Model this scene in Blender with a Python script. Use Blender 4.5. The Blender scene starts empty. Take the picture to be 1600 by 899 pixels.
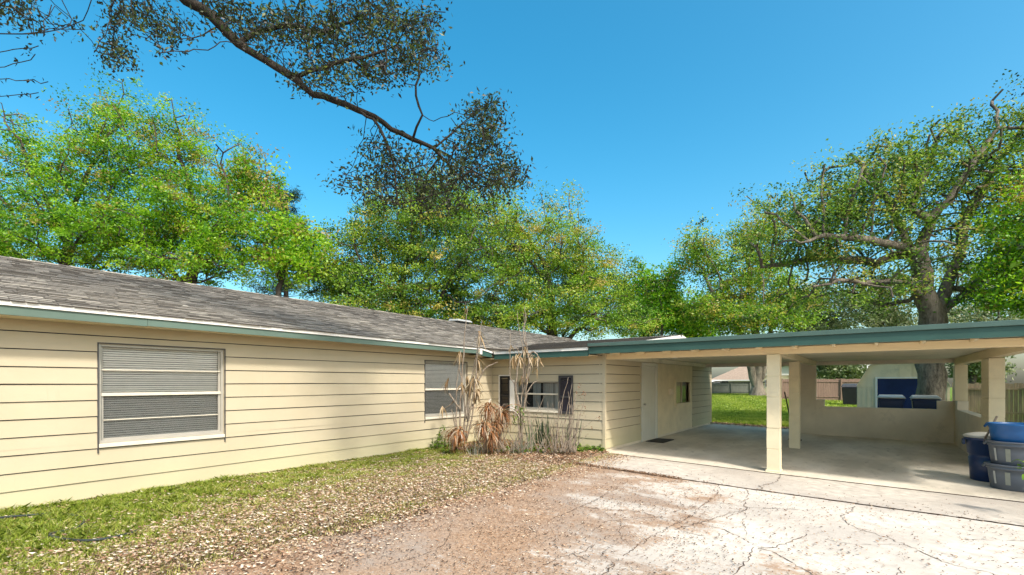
import bpy, bmesh, math, random
import numpy as np
from mathutils import Vector
R=math.radians
random.seed(5); rng=np.random.default_rng(5)
SC=bpy.context.scene
COL=SC.collection
# ------------------------------------------------------------------ camera model (used to turn measured points of the place into metres)
F=737.;CX=800.;CY=597.3;H=1.6
YAW=math.atan(561/F); SA,CA=math.sin(YAW),math.cos(YAW)
def dirw(u): t=(u-CX)/F; return (t*CA-SA, t*SA+CA)
def PD(u,v,d): a,b=dirw(u); return (a*d,b*d,H+(CY-v)*d/F)
def gz(x,y=0):
    xs=[-60,-8.62,-5.1,-1.5,1.8,60]; zs=[-.05,-.04,-.085,-.165,-.205,-.21]
    return np.interp(x,xs,zs)
def onground(u,v):
    a,b=dirw(u); z=-.1
    for _ in range(6):
        d=(H-z)*F/(v-CY); z=float(gz(a*d))
    return (a*d,b*d)
# ------------------------------------------------------------------ materials
def nmat(name):
    m=bpy.data.materials.new(name); m.use_nodes=True
    nt=m.node_tree; nt.nodes.clear()
    out=nt.nodes.new('ShaderNodeOutputMaterial')
    return m,nt,out
def N(nt,t,**k):
    n=nt.nodes.new(t)
    for a,b in k.items():
        if a in n.inputs.keys(): n.inputs[a].default_value=b
        else: setattr(n,a,b)
    return n
def ramp(nt,stops,fac=None):
    r=nt.nodes.new('ShaderNodeValToRGB'); cr=r.color_ramp
    while len(cr.elements)<len(stops): cr.elements.new(.5)
    for e,(p,c) in zip(cr.elements,stops):
        e.position=p; e.color=tuple(c)+(1,) if len(c)==3 else c
    if fac is not None: nt.links.new(fac,r.inputs[0])
    return r
def coords(nt,scale=(1,1,1)):
    tc=N(nt,'ShaderNodeTexCoord'); mp=N(nt,'ShaderNodeMapping'); mp.inputs['Scale'].default_value=scale
    nt.links.new(tc.outputs['Object'],mp.inputs[0]); return mp.outputs[0]
def noise(nt,vec,scale,detail=4,rough=.6):
    n=N(nt,'ShaderNodeTexNoise'); n.inputs['Scale'].default_value=scale; n.inputs['Detail'].default_value=detail; n.inputs['Roughness'].default_value=rough
    nt.links.new(vec,n.inputs['Vector']); return n.outputs['Fac']
def mix(nt,f,a,b,mode='MIX'):
    m=N(nt,'ShaderNodeMix'); m.data_type='RGBA'; m.blend_type=mode
    for s,x in ((0,f),(6,a),(7,b)):
        if hasattr(x,'links') or hasattr(x,'is_linked'): nt.links.new(x,m.inputs[s])
        elif s==0: m.inputs[0].default_value=x
        else: m.inputs[s].default_value=tuple(x)+(1,)
    return m.outputs[2]
def math_(nt,op,a,b=0,clamp=False):
    m=N(nt,'ShaderNodeMath',operation=op); m.use_clamp=clamp
    for i,x in enumerate((a,b)):
        if hasattr(x,'is_linked'): nt.links.new(x,m.inputs[i])
        else: m.inputs[i].default_value=x
    return m.outputs[0]
def principled(nt,out,col,rough=.7,spec=.3,metal=0,bump=None,bstr=.3,bdist=.01):
    p=N(nt,'ShaderNodeBsdfPrincipled'); p.inputs['Roughness'].default_value=rough if not hasattr(rough,'is_linked') else .5
    if hasattr(rough,'is_linked'): nt.links.new(rough,p.inputs['Roughness'])
    p.inputs['Specular IOR Level'].default_value=spec; p.inputs['Metallic'].default_value=metal
    if hasattr(col,'is_linked'): nt.links.new(col,p.inputs['Base Color'])
    else: p.inputs['Base Color'].default_value=tuple(col)+(1,)
    if bump is not None:
        b=N(nt,'ShaderNodeBump'); b.inputs['Strength'].default_value=bstr; b.inputs['Distance'].default_value=bdist
        nt.links.new(bump,b.inputs['Height']); nt.links.new(b.outputs[0],p.inputs['Normal'])
    nt.links.new(p.outputs[0],out.inputs[0]); return p
def paint(name,col,rough=.6,var=.12,scale=2.0,dirt=None,spec=.3,metal=0,bdist=.003,stretch=(1,1,1)):
    m,nt,out=nmat(name); v=coords(nt,stretch)
    n1=noise(nt,v,scale,6); n2=noise(nt,v,scale*14,3)
    a=tuple(c*(1-var) for c in col); b=tuple(min(1,c*(1+var)) for c in col)
    r=ramp(nt,[(.3,a),(.7,b)],n1); c=r.outputs[0]
    if dirt:
        n3=noise(nt,v,scale*.9,8,.75)
        d=ramp(nt,[(.56,(0,0,0)),(.78,(.75,)*3)],n3)
        c=mix(nt,d.outputs[0],c,dirt)
    principled(nt,out,c,rough,spec,metal,n2,.35,bdist); return m
def leafmat(name,stops,trans=.45):
    m,nt,out=nmat(name)
    at=N(nt,'ShaderNodeAttribute'); at.attribute_name='tint'
    r=ramp(nt,stops,at.outputs['Fac'])
    d=N(nt,'ShaderNodeBsdfDiffuse'); t=N(nt,'ShaderNodeBsdfTranslucent'); g=N(nt,'ShaderNodeBsdfGlossy'); g.inputs['Roughness'].default_value=.45
    g.inputs['Color'].default_value=(.8,.8,.8,1)
    nt.links.new(r.outputs[0],d.inputs[0])
    tc=mix(nt,1.0,r.outputs[0],(1.25,1.3,.7),'MULTIPLY'); nt.links.new(tc,t.inputs[0])
    m1=N(nt,'ShaderNodeMixShader'); m1.inputs[0].default_value=trans
    nt.links.new(d.outputs[0],m1.inputs[1]); nt.links.new(t.outputs[0],m1.inputs[2])
    m2=N(nt,'ShaderNodeMixShader'); m2.inputs[0].default_value=.03
    nt.links.new(m1.outputs[0],m2.inputs[1]); nt.links.new(g.outputs[0],m2.inputs[2])
    nt.links.new(m2.outputs[0],out.inputs[0]); return m
def bark(name,a,b,scale=3):
    m,nt,out=nmat(name); v=coords(nt,(1,1,.3))
    n=noise(nt,v,scale,8,.75); w=noise(nt,v,scale*7,5,.7)
    f=math_(nt,'ADD',math_(nt,'MULTIPLY',n,.6),math_(nt,'MULTIPLY',w,.4))
    r=ramp(nt,[(.36,a),(.6,b)],f)
    principled(nt,out,r.outputs[0],.9,.1,0,f,.9,.06); return m
def tintmat(name,stops,rough=.9,bump=True,spec=.1,bscale=60):
    m,nt,out=nmat(name)
    at=N(nt,'ShaderNodeAttribute'); at.attribute_name='tint'
    r=ramp(nt,stops,at.outputs['Fac']); v=coords(nt); n=noise(nt,v,bscale,3)
    big=noise(nt,v,.35,4)
    c=mix(nt,.55,r.outputs[0],ramp(nt,[(.3,(.55,.55,.55)),(.7,(1.25,1.22,1.15))],n).outputs[0],'MULTIPLY')
    c=mix(nt,.5,c,ramp(nt,[(.35,(.7,.7,.72)),(.65,(1.15,1.12,1.05))],big).outputs[0],'MULTIPLY')
    principled(nt,out,c,rough,spec,0,n if bump else None,.5,.01); return m
M={}
# siding: cream paint, a little dirt streaking, yellow-green grass bounce light painted near the wall foot
def siding_mat():
    m,nt,out=nmat('cream_siding_paint'); v=coords(nt,(1,1,1)); vs=coords(nt,(1.2,1.2,.35))
    n1=noise(nt,v,1.1,6); n2=noise(nt,coords(nt,(1,1,8)),14,5,.7); n3=noise(nt,vs,3.2,8,.72)
    c=ramp(nt,[(.3,(.455,.395,.275)),(.7,(.51,.445,.318))],n1).outputs[0]
    c=mix(nt,ramp(nt,[(.55,(0,0,0)),(.8,(.45,)*3)],n3).outputs[0],c,(.52,.43,.27))
    n4=noise(nt,coords(nt,(9,9,.7)),1.3,6,.7)
    c=mix(nt,ramp(nt,[(.60,(0,0,0)),(.74,(.35,)*3)],n4).outputs[0],c,(.40,.35,.235))
    sx=N(nt,'ShaderNodeSeparateXYZ'); nt.links.new(v,sx.inputs[0])
    low=math_(nt,'MULTIPLY_ADD',sx.outputs[2],-1.6); nt.nodes[-1].inputs[2].default_value=.95
    low=math_(nt,'MULTIPLY',low,n1,True)
    c=mix(nt,math_(nt,'MULTIPLY',low,.9,True),c,(.50,.48,.27))
    principled(nt,out,c,.62,.25,0,n2,.25,.003); return m
M['siding']=siding_mat()
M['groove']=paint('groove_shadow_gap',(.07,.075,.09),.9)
M['cream']=paint('cream_block_paint',(.70,.61,.42),.7,.08,2.5,dirt=(.48,.42,.3),bdist=.006)
M['beam']=paint('beam_paint',(.70,.57,.36),.65,.09,2,dirt=(.5,.4,.25),stretch=(.4,.4,3))
M['graywall']=paint('shaded_stucco',(.68,.60,.47),.8,.1,1.2,dirt=(.36,.33,.27),bdist=.006)
M['ceiling']=paint('ceiling_board',(.70,.65,.50),.8,.1,1.5,dirt=(.3,.3,.24))
M['white']=paint('white_paint',(.78,.76,.72),.5,.06,3,dirt=(.55,.52,.46))
M['sill']=paint('sill_paint',(.66,.61,.50),.6,.08,4,dirt=(.5,.45,.36))
M['alu']=paint('aluminium_frame',(.44,.42,.37),.4,.06,5,metal=.3)
M['green']=paint('sage_green_fascia',(.11,.165,.135),.5,.1,2,dirt=(.10,.17,.15))
M['greend']=paint('dark_green_fascia',(.035,.085,.07),.45,.12,2,dirt=(.03,.08,.07))
M['greenl']=paint('light_green_drip_edge',(.07,.12,.102),.4,.12,2,dirt=(.06,.12,.11))
M['black']=paint('black_shutter_paint',(.018,.018,.02),.35,.2,4)
M['charcoal']=paint('charcoal_panel',(.055,.055,.06),.3,.2,4)
M['purple']=paint('dark_tinted_panel',(.022,.022,.034),.2,.3,3)
M['blind']=paint('blind_slat_white',(.82,.80,.75),.5,.05,8)
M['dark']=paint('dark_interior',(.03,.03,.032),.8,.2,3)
M['curtain']=paint('pale_curtain',(.42,.43,.42),.9,.3,6,stretch=(8,8,.3))
M['door']=paint('white_door_paint',(.60,.59,.51),.45,.04,2)
M['shingle']=tintmat('weathered_shingle',[(0,(.10,.092,.083)),(.3,(.195,.18,.16)),(.65,(.33,.305,.265)),(1,(.52,.48,.41))],.95)
M['flat_roof']=paint('carport_roof_sheet',(.22,.22,.2),.9,.2,2)
M['bluebin']=paint('navy_plastic',(.006,.025,.09),.35,.2,3,spec=.5)
M['bluetub']=paint('bright_blue_plastic',(.01,.095,.28),.35,.1,3,spec=.5)
M['graytub']=paint('grey_plastic',(.105,.12,.145),.4,.1,3,dirt=(.36,.34,.3),spec=.45)
M['graylid']=paint('pale_grey_lid',(.36,.37,.35),.45,.12,4,dirt=(.3,.3,.27))
M['navy']=paint('navy_shed_panel',(.006,.022,.10),.45,.3,1.5)
M['shed']=paint('shed_metal_siding',(.72,.63,.45),.55,.08,2,dirt=(.42,.4,.32))
M['rubber']=paint('black_rubber',(.02,.02,.02),.7,.3,5)
M['hose']=paint('dark_hose',(.025,.035,.035),.5,.2,5)
M['tool']=paint('dark_tool_handle',(.03,.03,.03),.6,.3,5)
M['paper']=paint('label_paper',(.42,.42,.39),.7,.08,8)
M['paper2']=paint('label_faded',(.27,.27,.22),.7,.1,8)
M['fence']=paint('weathered_fence',(.17,.18,.155),.9,.35,3,dirt=(.07,.07,.06),stretch=(6,6,.5))
M['redfence']=paint('red_brown_fence',(.21,.14,.105),.9,.25,3,dirt=(.16,.1,.08),stretch=(6,6,.5))
M['tanfence']=paint('tan_fence',(.36,.27,.18),.9,.25,3,dirt=(.2,.15,.1),stretch=(6,6,.5))
M['housewall']=paint('neighbour_wall',(.60,.54,.38),.8,.08,1)
M['brownroof']=paint('neighbour_roof',(.33,.25,.19),.95,.25,5)
M['whiteroof']=paint('white_roof_sheet',(.8,.8,.8),.6,.04,1)
M['glassd']=None
def glass():
    m,nt,out=nmat('window_glass'); t=N(nt,'ShaderNodeBsdfTransparent'); t.inputs[0].default_value=(.94,.95,.94,1)
    g=N(nt,'ShaderNodeBsdfGlossy'); g.inputs['Roughness'].default_value=.03
    f=N(nt,'ShaderNodeFresnel'); f.inputs[0].default_value=1.5
    x=N(nt,'ShaderNodeMixShader'); nt.links.new(f.outputs[0],x.inputs[0]); nt.links.new(t.outputs[0],x.inputs[1]); nt.links.new(g.outputs[0],x.inputs[2])
    nt.links.new(x.outputs[0],out.inputs[0]); return m
M['glass']=glass()
def screen():
    m,nt,out=nmat('insect_screen'); t=N(nt,'ShaderNodeBsdfTransparent'); d=N(nt,'ShaderNodeBsdfDiffuse'); d.inputs[0].default_value=(.10,.105,.10,1)
    x=N(nt,'ShaderNodeMixShader'); x.inputs[0].default_value=.2
    nt.links.new(t.outputs[0],x.inputs[1]); nt.links.new(d.outputs[0],x.inputs[2]); nt.links.new(x.outputs[0],out.inputs[0]); return m
M['screen']=screen()
M['oakbark']=bark('oak_bark',(.04,.034,.027),(.30,.26,.205),2.5)
M['limbbark']=bark('oak_limb_bark',(.03,.025,.02),(.25,.215,.17),2.5)
M['darkbark']=bark('dark_bark',(.025,.02,.017),(.12,.10,.085),3)
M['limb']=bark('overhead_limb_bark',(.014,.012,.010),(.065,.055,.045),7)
M['cane']=bark('dry_cane_bark',(.13,.09,.06),(.42,.36,.29),20)
G=lambda *c:c
M['lime']=leafmat('lime_leaves',[(0,(.022,.065,.010)),(.25,(.06,.18,.012)),(.5,(.17,.38,.015)),(.78,(.36,.58,.025)),(.9,(.42,.38,.06)),(1,(.32,.24,.08))],.5)
M['oak']=leafmat('live_oak_leaves',[(0,(.015,.035,.010)),(.28,(.055,.115,.018)),(.55,(.15,.30,.024)),(.78,(.33,.48,.04)),(1,(.40,.32,.07))],.4)
M['oakdark']=leafmat('oak_leaves_open_crown',[(0,(.014,.030,.012)),(.3,(.045,.095,.02)),(.55,(.12,.24,.03)),(.78,(.28,.42,.045)),(1,(.36,.32,.08))],.35)
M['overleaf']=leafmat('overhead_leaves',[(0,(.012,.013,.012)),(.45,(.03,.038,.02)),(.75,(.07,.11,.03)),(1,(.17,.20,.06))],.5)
M['pine']=leafmat('pine_needles',[(0,(.01,.03,.012)),(1,(.035,.08,.03))],.15)
M['far']=leafmat('far_leaves',[(0,(.05,.08,.03)),(.5,(.15,.20,.08)),(1,(.32,.33,.20))],.3)
M['grass']=leafmat('grass_blades',[(0,(.09,.14,.018)),(.3,(.20,.29,.028)),(.55,(.36,.43,.055)),(.78,(.48,.45,.14)),(1,(.56,.45,.28))],.35)
M['litter']=leafmat('dead_leaf_litter',[(0,(.05,.03,.02)),(.28,(.17,.095,.055)),(.5,(.38,.22,.13)),(.75,(.60,.45,.31)),(1,(.80,.70,.56))],.15)
M['rust']=leafmat('rusty_dried_leaves',[(0,(.07,.035,.018)),(.35,(.22,.09,.035)),(.6,(.38,.18,.075)),(.76,(.42,.31,.2)),(1,(.55,.50,.44))],.25)
M['straw']=leafmat('straw_dried_leaves',[(0,(.16,.1,.05)),(.5,(.38,.27,.15)),(1,(.55,.46,.33))],.25)
M['snake']=leafmat('snake_plant_leaves',[(0,(.02,.035,.02)),(.6,(.06,.10,.045)),(1,(.16,.19,.10))],.1)
M['weed']=leafmat('weed_leaves',[(0,(.05,.10,.015)),(.6,(.15,.27,.03)),(1,(.30,.42,.06))],.4)
M['greyleaf']=leafmat('grey_strap_leaves',[(0,(.12,.13,.10)),(.6,(.26,.28,.22)),(1,(.42,.42,.36))],.2)
# ground
def lawn_mat():
    m,nt,out=nmat('lawn_soil_and_grass'); v=coords(nt)
    n1=noise(nt,v,.5,6); n2=noise(nt,v,30,5,.8); n3=noise(nt,v,4,6,.7)
    soil=ramp(nt,[(.3,(.06,.04,.026)),(.7,(.19,.13,.085))],n2).outputs[0]
    gr=ramp(nt,[(.3,(.07,.13,.02)),(.55,(.14,.24,.03)),(.75,(.24,.32,.06))],n2).outputs[0]
    sx=N(nt,'ShaderNodeSeparateXYZ'); nt.links.new(v,sx.inputs[0])
    far=math_(nt,'MULTIPLY_ADD',sx.outputs[1],.5,True); nt.nodes[-1].inputs[2].default_value=-8.6   # y>19 -> lawn all over
    patch=ramp(nt,[(.42,(0,0,0)),(.62,(1,)*3)],n3).outputs[0]
    f=math_(nt,'MULTIPLY_ADD',patch,-.45); nt.nodes[-1].inputs[2].default_value=1.0
    f2=math_(nt,'MULTIPLY',far,f)
    c=mix(nt,f2,soil,gr)
    principled(nt,out,c,.95,.05,0,n2,.8,.03); return m
M['lawn']=lawn_mat()
def drive_mat(name,dirtiness,base=(.68,.615,.53)):
    m,nt,out=nmat(name); v=coords(nt); vs=coords(nt,(.75,1.2,1))
    n1=noise(nt,vs,1.1,9,.70); n2=noise(nt,v,26,5,.85); n3=noise(nt,v,6.5,8,.75); n4=noise(nt,v,.55,3)
    b2=tuple(x*.62 for x in base)
    c=ramp(nt,[(.35,b2),(.62,base)],n3).outputs[0]
    sx=N(nt,'ShaderNodeSeparateXYZ'); nt.links.new(v,sx.inputs[0])
    # dirt grows towards the lawn side (low x)
    e=math_(nt,'MULTIPLY_ADD',sx.outputs[0],-.075); nt.nodes[-1].inputs[2].default_value=-.11+dirtiness
    e2=math_(nt,'MULTIPLY_ADD',sx.outputs[1],-.028); nt.nodes[-1].inputs[2].default_value=.12
    s=math_(nt,'ADD',math_(nt,'ADD',n1,e),e2); s=math_(nt,'ADD',s,math_(nt,'MULTIPLY_ADD',n2,.34)); nt.nodes[-2].inputs[2].default_value=-.17; s=math_(nt,'ADD',s,math_(nt,'MULTIPLY_ADD',n3,.4)); nt.nodes[-2].inputs[2].default_value=-.2
    d=ramp(nt,[(.52,(0,0,0)),(.63,(1,)*3)],s).outputs[0]
    dirt=ramp(nt,[(.3,(.09,.055,.032)),(.5,(.28,.16,.085)),(.66,(.56,.42,.30))],n2).outputs[0]
    c=mix(nt,math_(nt,'MULTIPLY',d,.92),c,dirt)
    grey=ramp(nt,[(.42,(0,0,0)),(.62,(.7,)*3)],n4).outputs[0]
    c=mix(nt,math_(nt,'MULTIPLY',grey,ramp(nt,[(.35,(.2,)*3),(.6,(1,)*3)],n3).outputs[0]),c,(.31,.275,.24))
    sp=ramp(nt,[(.56,(0,0,0)),(.64,(.9,)*3)],n2).outputs[0]
    c=mix(nt,math_(nt,'MULTIPLY',math_(nt,'MULTIPLY',sp,.75),ramp(nt,[(.35,(.25,)*3),(.65,(1,)*3)],n3).outputs[0]),c,(.24,.16,.11))
    sp2=ramp(nt,[(.30,(.9,)*3),(.42,(0,)*3)],n2).outputs[0]
    c=mix(nt,math_(nt,'MULTIPLY',sp2,.7),c,(.80,.76,.70))
    principled(nt,out,c,.9,.1,0,n3,.5,.012); return m
M['drive']=drive_mat('stained_driveway_concrete',.06)
M['apron']=drive_mat('apron_concrete',-.16,(.585,.53,.455))
def slab_mat():
    m,nt,out=nmat('carport_floor_concrete'); v=coords(nt,(1,.5,1)); n1=noise(nt,v,.9,6,.65); n2=noise(nt,v,7,8,.7); n3=noise(nt,v,60,3)
    c=ramp(nt,[(.35,(.47,.42,.335)),(.62,(.70,.635,.525))],n1).outputs[0]
    c=mix(nt,ramp(nt,[(.58,(0,)*3),(.72,(.6,)*3)],n2).outputs[0],c,(.18,.16,.13))
    principled(nt,out,c,.75,.25,0,n3,.3,.004); return m
M['slab']=slab_mat()
M['crack']=paint('dark_joint_dirt',(.075,.05,.036),.95,.4,20)
# ------------------------------------------------------------------ mesh helpers
class MB:
    def __init__(s): s.v=[]; s.f=[]; s.m=[]; s.t=[]
    def quad(s,a,b,c,d,mi=0,t=0.):
        n=len(s.v); s.v+= [tuple(a),tuple(b),tuple(c),tuple(d)]; s.f.append((n,n+1,n+2,n+3)); s.m.append(mi); s.t.append(t)
    def poly(s,pts,mi=0,t=0.):
        n=len(s.v); s.v+=[tuple(p) for p in pts]; s.f.append(tuple(range(n,n+len(pts)))); s.m.append(mi); s.t.append(t)
    def box(s,x0,x1,y0,y1,z0,z1,mi=0,t=0.):
        n=len(s.v)
        s.v+=[(x0,y0,z0),(x1,y0,z0),(x1,y1,z0),(x0,y1,z0),(x0,y0,z1),(x1,y0,z1),(x1,y1,z1),(x0,y1,z1)]
        for f in ((0,3,2,1),(4,5,6,7),(0,1,5,4),(1,2,6,5),(2,3,7,6),(3,0,4,7)):
            s.f.append(tuple(n+i for i in f)); s.m.append(mi); s.t.append(t)
    def hexa(s,p,mi=0,t=0.):   # 8 points bottom ring then top ring
        n=len(s.v); s.v+=[tuple(q) for q in p]
        for f in ((0,3,2,1),(4,5,6,7),(0,1,5,4),(1,2,6,5),(2,3,7,6),(3,0,4,7)):
            s.f.append(tuple(n+i for i in f)); s.m.append(mi); s.t.append(t)
    def tube(s,pts,rad,n=8,mi=0,cap=True):
        pts=[Vector(p) for p in pts]; k0=len(s.v)
        if not hasattr(rad,'__len__'): rad=[rad]*len(pts)
        u=None
        for i,p in enumerate(pts):
            d=(pts[min(i+1,len(pts)-1)]-pts[max(i-1,0)]).normalized()
            if u is None: u=d.orthogonal().normalized()
            u=(u-d*u.dot(d)).normalized(); w=d.cross(u)
            for j in range(n):
                a=2*math.pi*j/n; s.v.append(tuple(p+(u*math.cos(a)+w*math.sin(a))*rad[i]))
        for i in range(len(pts)-1):
            for j in range(n):
                a=k0+i*n+j; b=k0+i*n+(j+1)%n; s.f.append((a,b,b+n,a+n)); s.m.append(mi); s.t.append(0.)
        if cap:
            s.f.append(tuple(k0+j for j in reversed(range(n)))); s.m.append(mi); s.t.append(0.)
            s.f.append(tuple(k0+(len(pts)-1)*n+j for j in range(n))); s.m.append(mi); s.t.append(0.)
    def lathe(s,prof,c,n=32,mi=0,sx=1.,sy=1.,rot=0.):   # prof (r,z)
        k0=len(s.v)
        for r,z in prof:
            for j in range(n):
                a=2*math.pi*j/n; x=math.cos(a)*r*sx; y=math.sin(a)*r*sy
                s.v.append((c[0]+x*math.cos(rot)-y*math.sin(rot),c[1]+x*math.sin(rot)+y*math.cos(rot),c[2]+z))
        for i in range(len(prof)-1):
            for j in range(n):
                a=k0+i*n+j; b=k0+i*n+(j+1)%n; s.f.append((a,b,b+n,a+n)); s.m.append(mi); s.t.append(0.)
        s.f.append(tuple(k0+j for j in reversed(range(n)))); s.m.append(mi); s.t.append(0.)
    def build(s,name,mats,parent=None,origin=None,smooth=False,bevel=0,tint=False):
        me=bpy.data.meshes.new(name)
        o0=Vector(origin) if origin is not None else Vector((0,0,0))
        if parent is not None:
            q=parent
            while q is not None: o0=o0+q.location; q=q.parent
        me.from_pydata([tuple(Vector(v)-o0) for v in s.v],[],s.f)
        for m in (mats if isinstance(mats,(list,tuple)) else [mats]): me.materials.append(m)
        me.polygons.foreach_set('material_index',s.m)
        if smooth: me.polygons.foreach_set('use_smooth',[True]*len(s.f))
        if tint:
            at=me.attributes.new('tint','FLOAT','FACE'); at.data.foreach_set('value',s.t)
        me.update()
        o=bpy.data.objects.new(name,me); COL.objects.link(o)
        if parent is not None: o.parent=parent
        elif origin is not None: o.location=o0
        if bevel:
            b=o.modifiers.new('bevel','BEVEL'); b.width=bevel; b.segments=2; b.limit_method='ANGLE'
        return o
def quads(name,V,nv,mat,tint,parent=None,origin=(0,0,0)):
    """V: (n*nv,3) vertices of n separate polygons with nv corners"""
    n=len(V)//nv; me=bpy.data.meshes.new(name)
    V=V-np.array(origin)
    me.vertices.add(len(V)); me.vertices.foreach_set('co',V.astype(np.float32).ravel())
    me.loops.add(len(V)); me.loops.foreach_set('vertex_index',np.arange(len(V),dtype=np.int32))
    me.polygons.add(n); me.polygons.foreach_set('loop_start',np.arange(0,n*nv,nv,dtype=np.int32))
    me.polygons.foreach_set('loop_total',np.full(n,nv,dtype=np.int32))
    me.materials.append(mat)
    at=me.attributes.new('tint','FLOAT','FACE'); at.data.foreach_set('value',np.clip(tint,0,1).astype(np.float32))
    me.update(calc_edges=True); me.validate()
    o=bpy.data.objects.new(name,me); COL.objects.link(o)
    if parent is not None: o.parent=parent
    return o
def tag(o,label=None,cat=None,group=None,kind=None):
    if label: o['label']=label
    if cat: o['category']=cat
    if group: o['group']=group
    if kind: o['kind']=kind
    return o
def empty(name,loc,label,cat,group=None):
    o=bpy.data.objects.new(name,None); COL.objects.link(o); o.location=loc; o['_w']=1
    return tag(o,label,cat,group)
def rot3(n,upbias=0.0):
    """random orthonormal frames (n,3),(n,3)"""
    a=rng.normal(size=(n,3)); a[:,2]*=(1-upbias*.6); a/=np.linalg.norm(a,axis=1)[:,None]
    b=rng.normal(size=(n,3)); b-=a*(a*b).sum(1)[:,None]; b/=np.linalg.norm(b,axis=1)[:,None]
    return a,b
def leaves(P,L,W,tint,upbias=.4,fold=True):
    """rhombic leaf sprays at points P: returns vertices (n*4,3)"""
    n=len(P); a,b=rot3(n,upbias)
    l=(L*(.6+.8*rng.random(n)))[:,None]; w=(W*(.6+.8*rng.random(n)))[:,None]
    c=np.cross(a,b)*.18
    V=np.stack([P-a*l*.5, P+b*w*.5+c*w-a*l*.05, P+a*l*.5, P-b*w*.5+c*w-a*l*.05],1)
    return V.reshape(-1,3)

# ------------------------------------------------------------------ trees
def grow(guides,att,step,kill,infl,maxit=110):
    """guides: list of (parent_index or -1, [points]); returns nodes, parents"""
    nodes=[];par=[];ends=[]
    for pi,pts in guides:
        last=-1
        if pi is not None and pi>=0:
            # attach to nearest existing node to first point
            d=[(np.linalg.norm(np.array(pts[0])-np.array(q)),i) for i,q in enumerate(nodes)]; last=min(d)[1]; pts=pts[1:]
        for p in pts:
            p=np.array(p,float)
            if last>=0:
                q=np.array(nodes[last]); L=np.linalg.norm(p-q); k=max(1,int(round(L/step)))
                for j in range(1,k+1):
                    nodes.append(q+(p-q)*j/k+(rng.normal(size=3)*step*.07 if j<k else 0)); par.append(last); last=len(nodes)-1
            else:
                nodes.append(p); par.append(-1); last=0
    nodes=[np.array(n) for n in nodes]
    A=np.array(att); alive=np.ones(len(A),bool)
    NP=np.array(nodes)
    best=np.full(len(A),1e9); bi=np.zeros(len(A),int)
    def upd(new,off):
        D=np.linalg.norm(A[:,None]-new[None],axis=2); j=D.argmin(1); m=D[np.arange(len(A)),j]
        w=m<best; best[w]=m[w]; bi[w]=j[w]+off
    upd(NP,0)
    seen=set()
    for it in range(maxit):
        alive&=best>kill
        act=alive&(best<infl)
        if not act.any():
            if not alive.any(): break
            act=alive.copy()
        dirs=A[act]-NP[bi[act]]; dirs/=np.linalg.norm(dirs,axis=1)[:,None]+1e-9
        acc={}
        for b,d in zip(bi[act],dirs): acc[b]=acc.get(b,0)+d
        new=[];npar=[]
        for b,d in acc.items():
            l=np.linalg.norm(d)
            if l<1e-3: d=rng.normal(size=3); l=np.linalg.norm(d)
            d=d/l+rng.normal(size=3)*.16+np.array([0,0,.02]); d/=np.linalg.norm(d)
            key=(b,)+tuple(np.round(d,1))
            if key in seen: continue
            seen.add(key); new.append(NP[b]+d*step); npar.append(b)
        if not new: break
        new=np.array(new); off=len(NP); NP=np.vstack([NP,new]); par+=npar; upd(new,off)
    return NP,np.array(par)
def radii(NP,par,R0,tip,ex=1.72,fixed=None):
    n=len(NP); acc=np.zeros(n); ch=np.zeros(n,int)
    for i in range(n-1,0,-1):
        if acc[i]==0: acc[i]=1
        acc[par[i]]+=acc[i]; ch[par[i]]+=1
    r=(acc/acc[0])**(1/ex)*R0
    return np.maximum(r,tip),acc
def wood(name,NP,par,r,acc,mat,parent,origin,sides=7,flare=True,minr=0.0):
    n=len(NP)
    main=np.full(n,-1)
    for i in range(1,n):
        p=par[i]
        if main[p]<0 or acc[i]>acc[main[p]]: main[p]=i
    D=np.zeros((n,3))
    for i in range(n):
        d=np.zeros(3)
        if par[i]>=0: d+=NP[i]-NP[par[i]]
        if main[i]>=0: d+=NP[main[i]]-NP[i]
        D[i]=d/(np.linalg.norm(d)+1e-9)
    ref=np.array([.3,.2,1.0]); 
    U=np.cross(D,ref); bad=np.linalg.norm(U,axis=1)<.05; U[bad]=[1,0,0]; U/=np.linalg.norm(U,axis=1)[:,None]; W=np.cross(D,U)
    ang=np.arange(sides)*2*math.pi/sides
    ring=np.cos(ang)[None,:,None]*U[:,None]+np.sin(ang)[None,:,None]*W[:,None]
    V=[];Fc=[]
    lump=1+.10*np.sin(NP[:,2:3]*5+ang[None]*3)
    Vm=NP[:,None]+ring*(r[:,None]*lump)[:,:,None]; base=Vm.reshape(-1,3); V=[base]; cnt=len(base)
    for i in range(1,n):
        if r[i]<minr: continue
        p=par[i]
        if main[p]==i: a=p*sides
        else:
            d=D[i]; V.append(NP[p]+ring[i]*min(r[i]*1.25,r[p])); a=cnt; cnt+=sides
        b=i*sides
        for j in range(sides):
            k=(j+1)%sides; Fc.append((a+j,a+k,b+k,b+j))
    V=np.vstack(V)-np.array(origin)
    me=bpy.data.meshes.new(name); me.from_pydata(V.tolist(),[],Fc); me.materials.append(mat)
    me.polygons.foreach_set('use_smooth',[True]*len(Fc)); me.update()
    # drop unused vertices
    bm=bmesh.new(); bm.from_mesh(me); bmesh.ops.delete(bm,geom=[v for v in bm.verts if not v.link_faces],context='VERTS'); bm.to_mesh(me); bm.free()
    o=bpy.data.objects.new(name,me); COL.objects.link(o); o.parent=parent; return o
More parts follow.
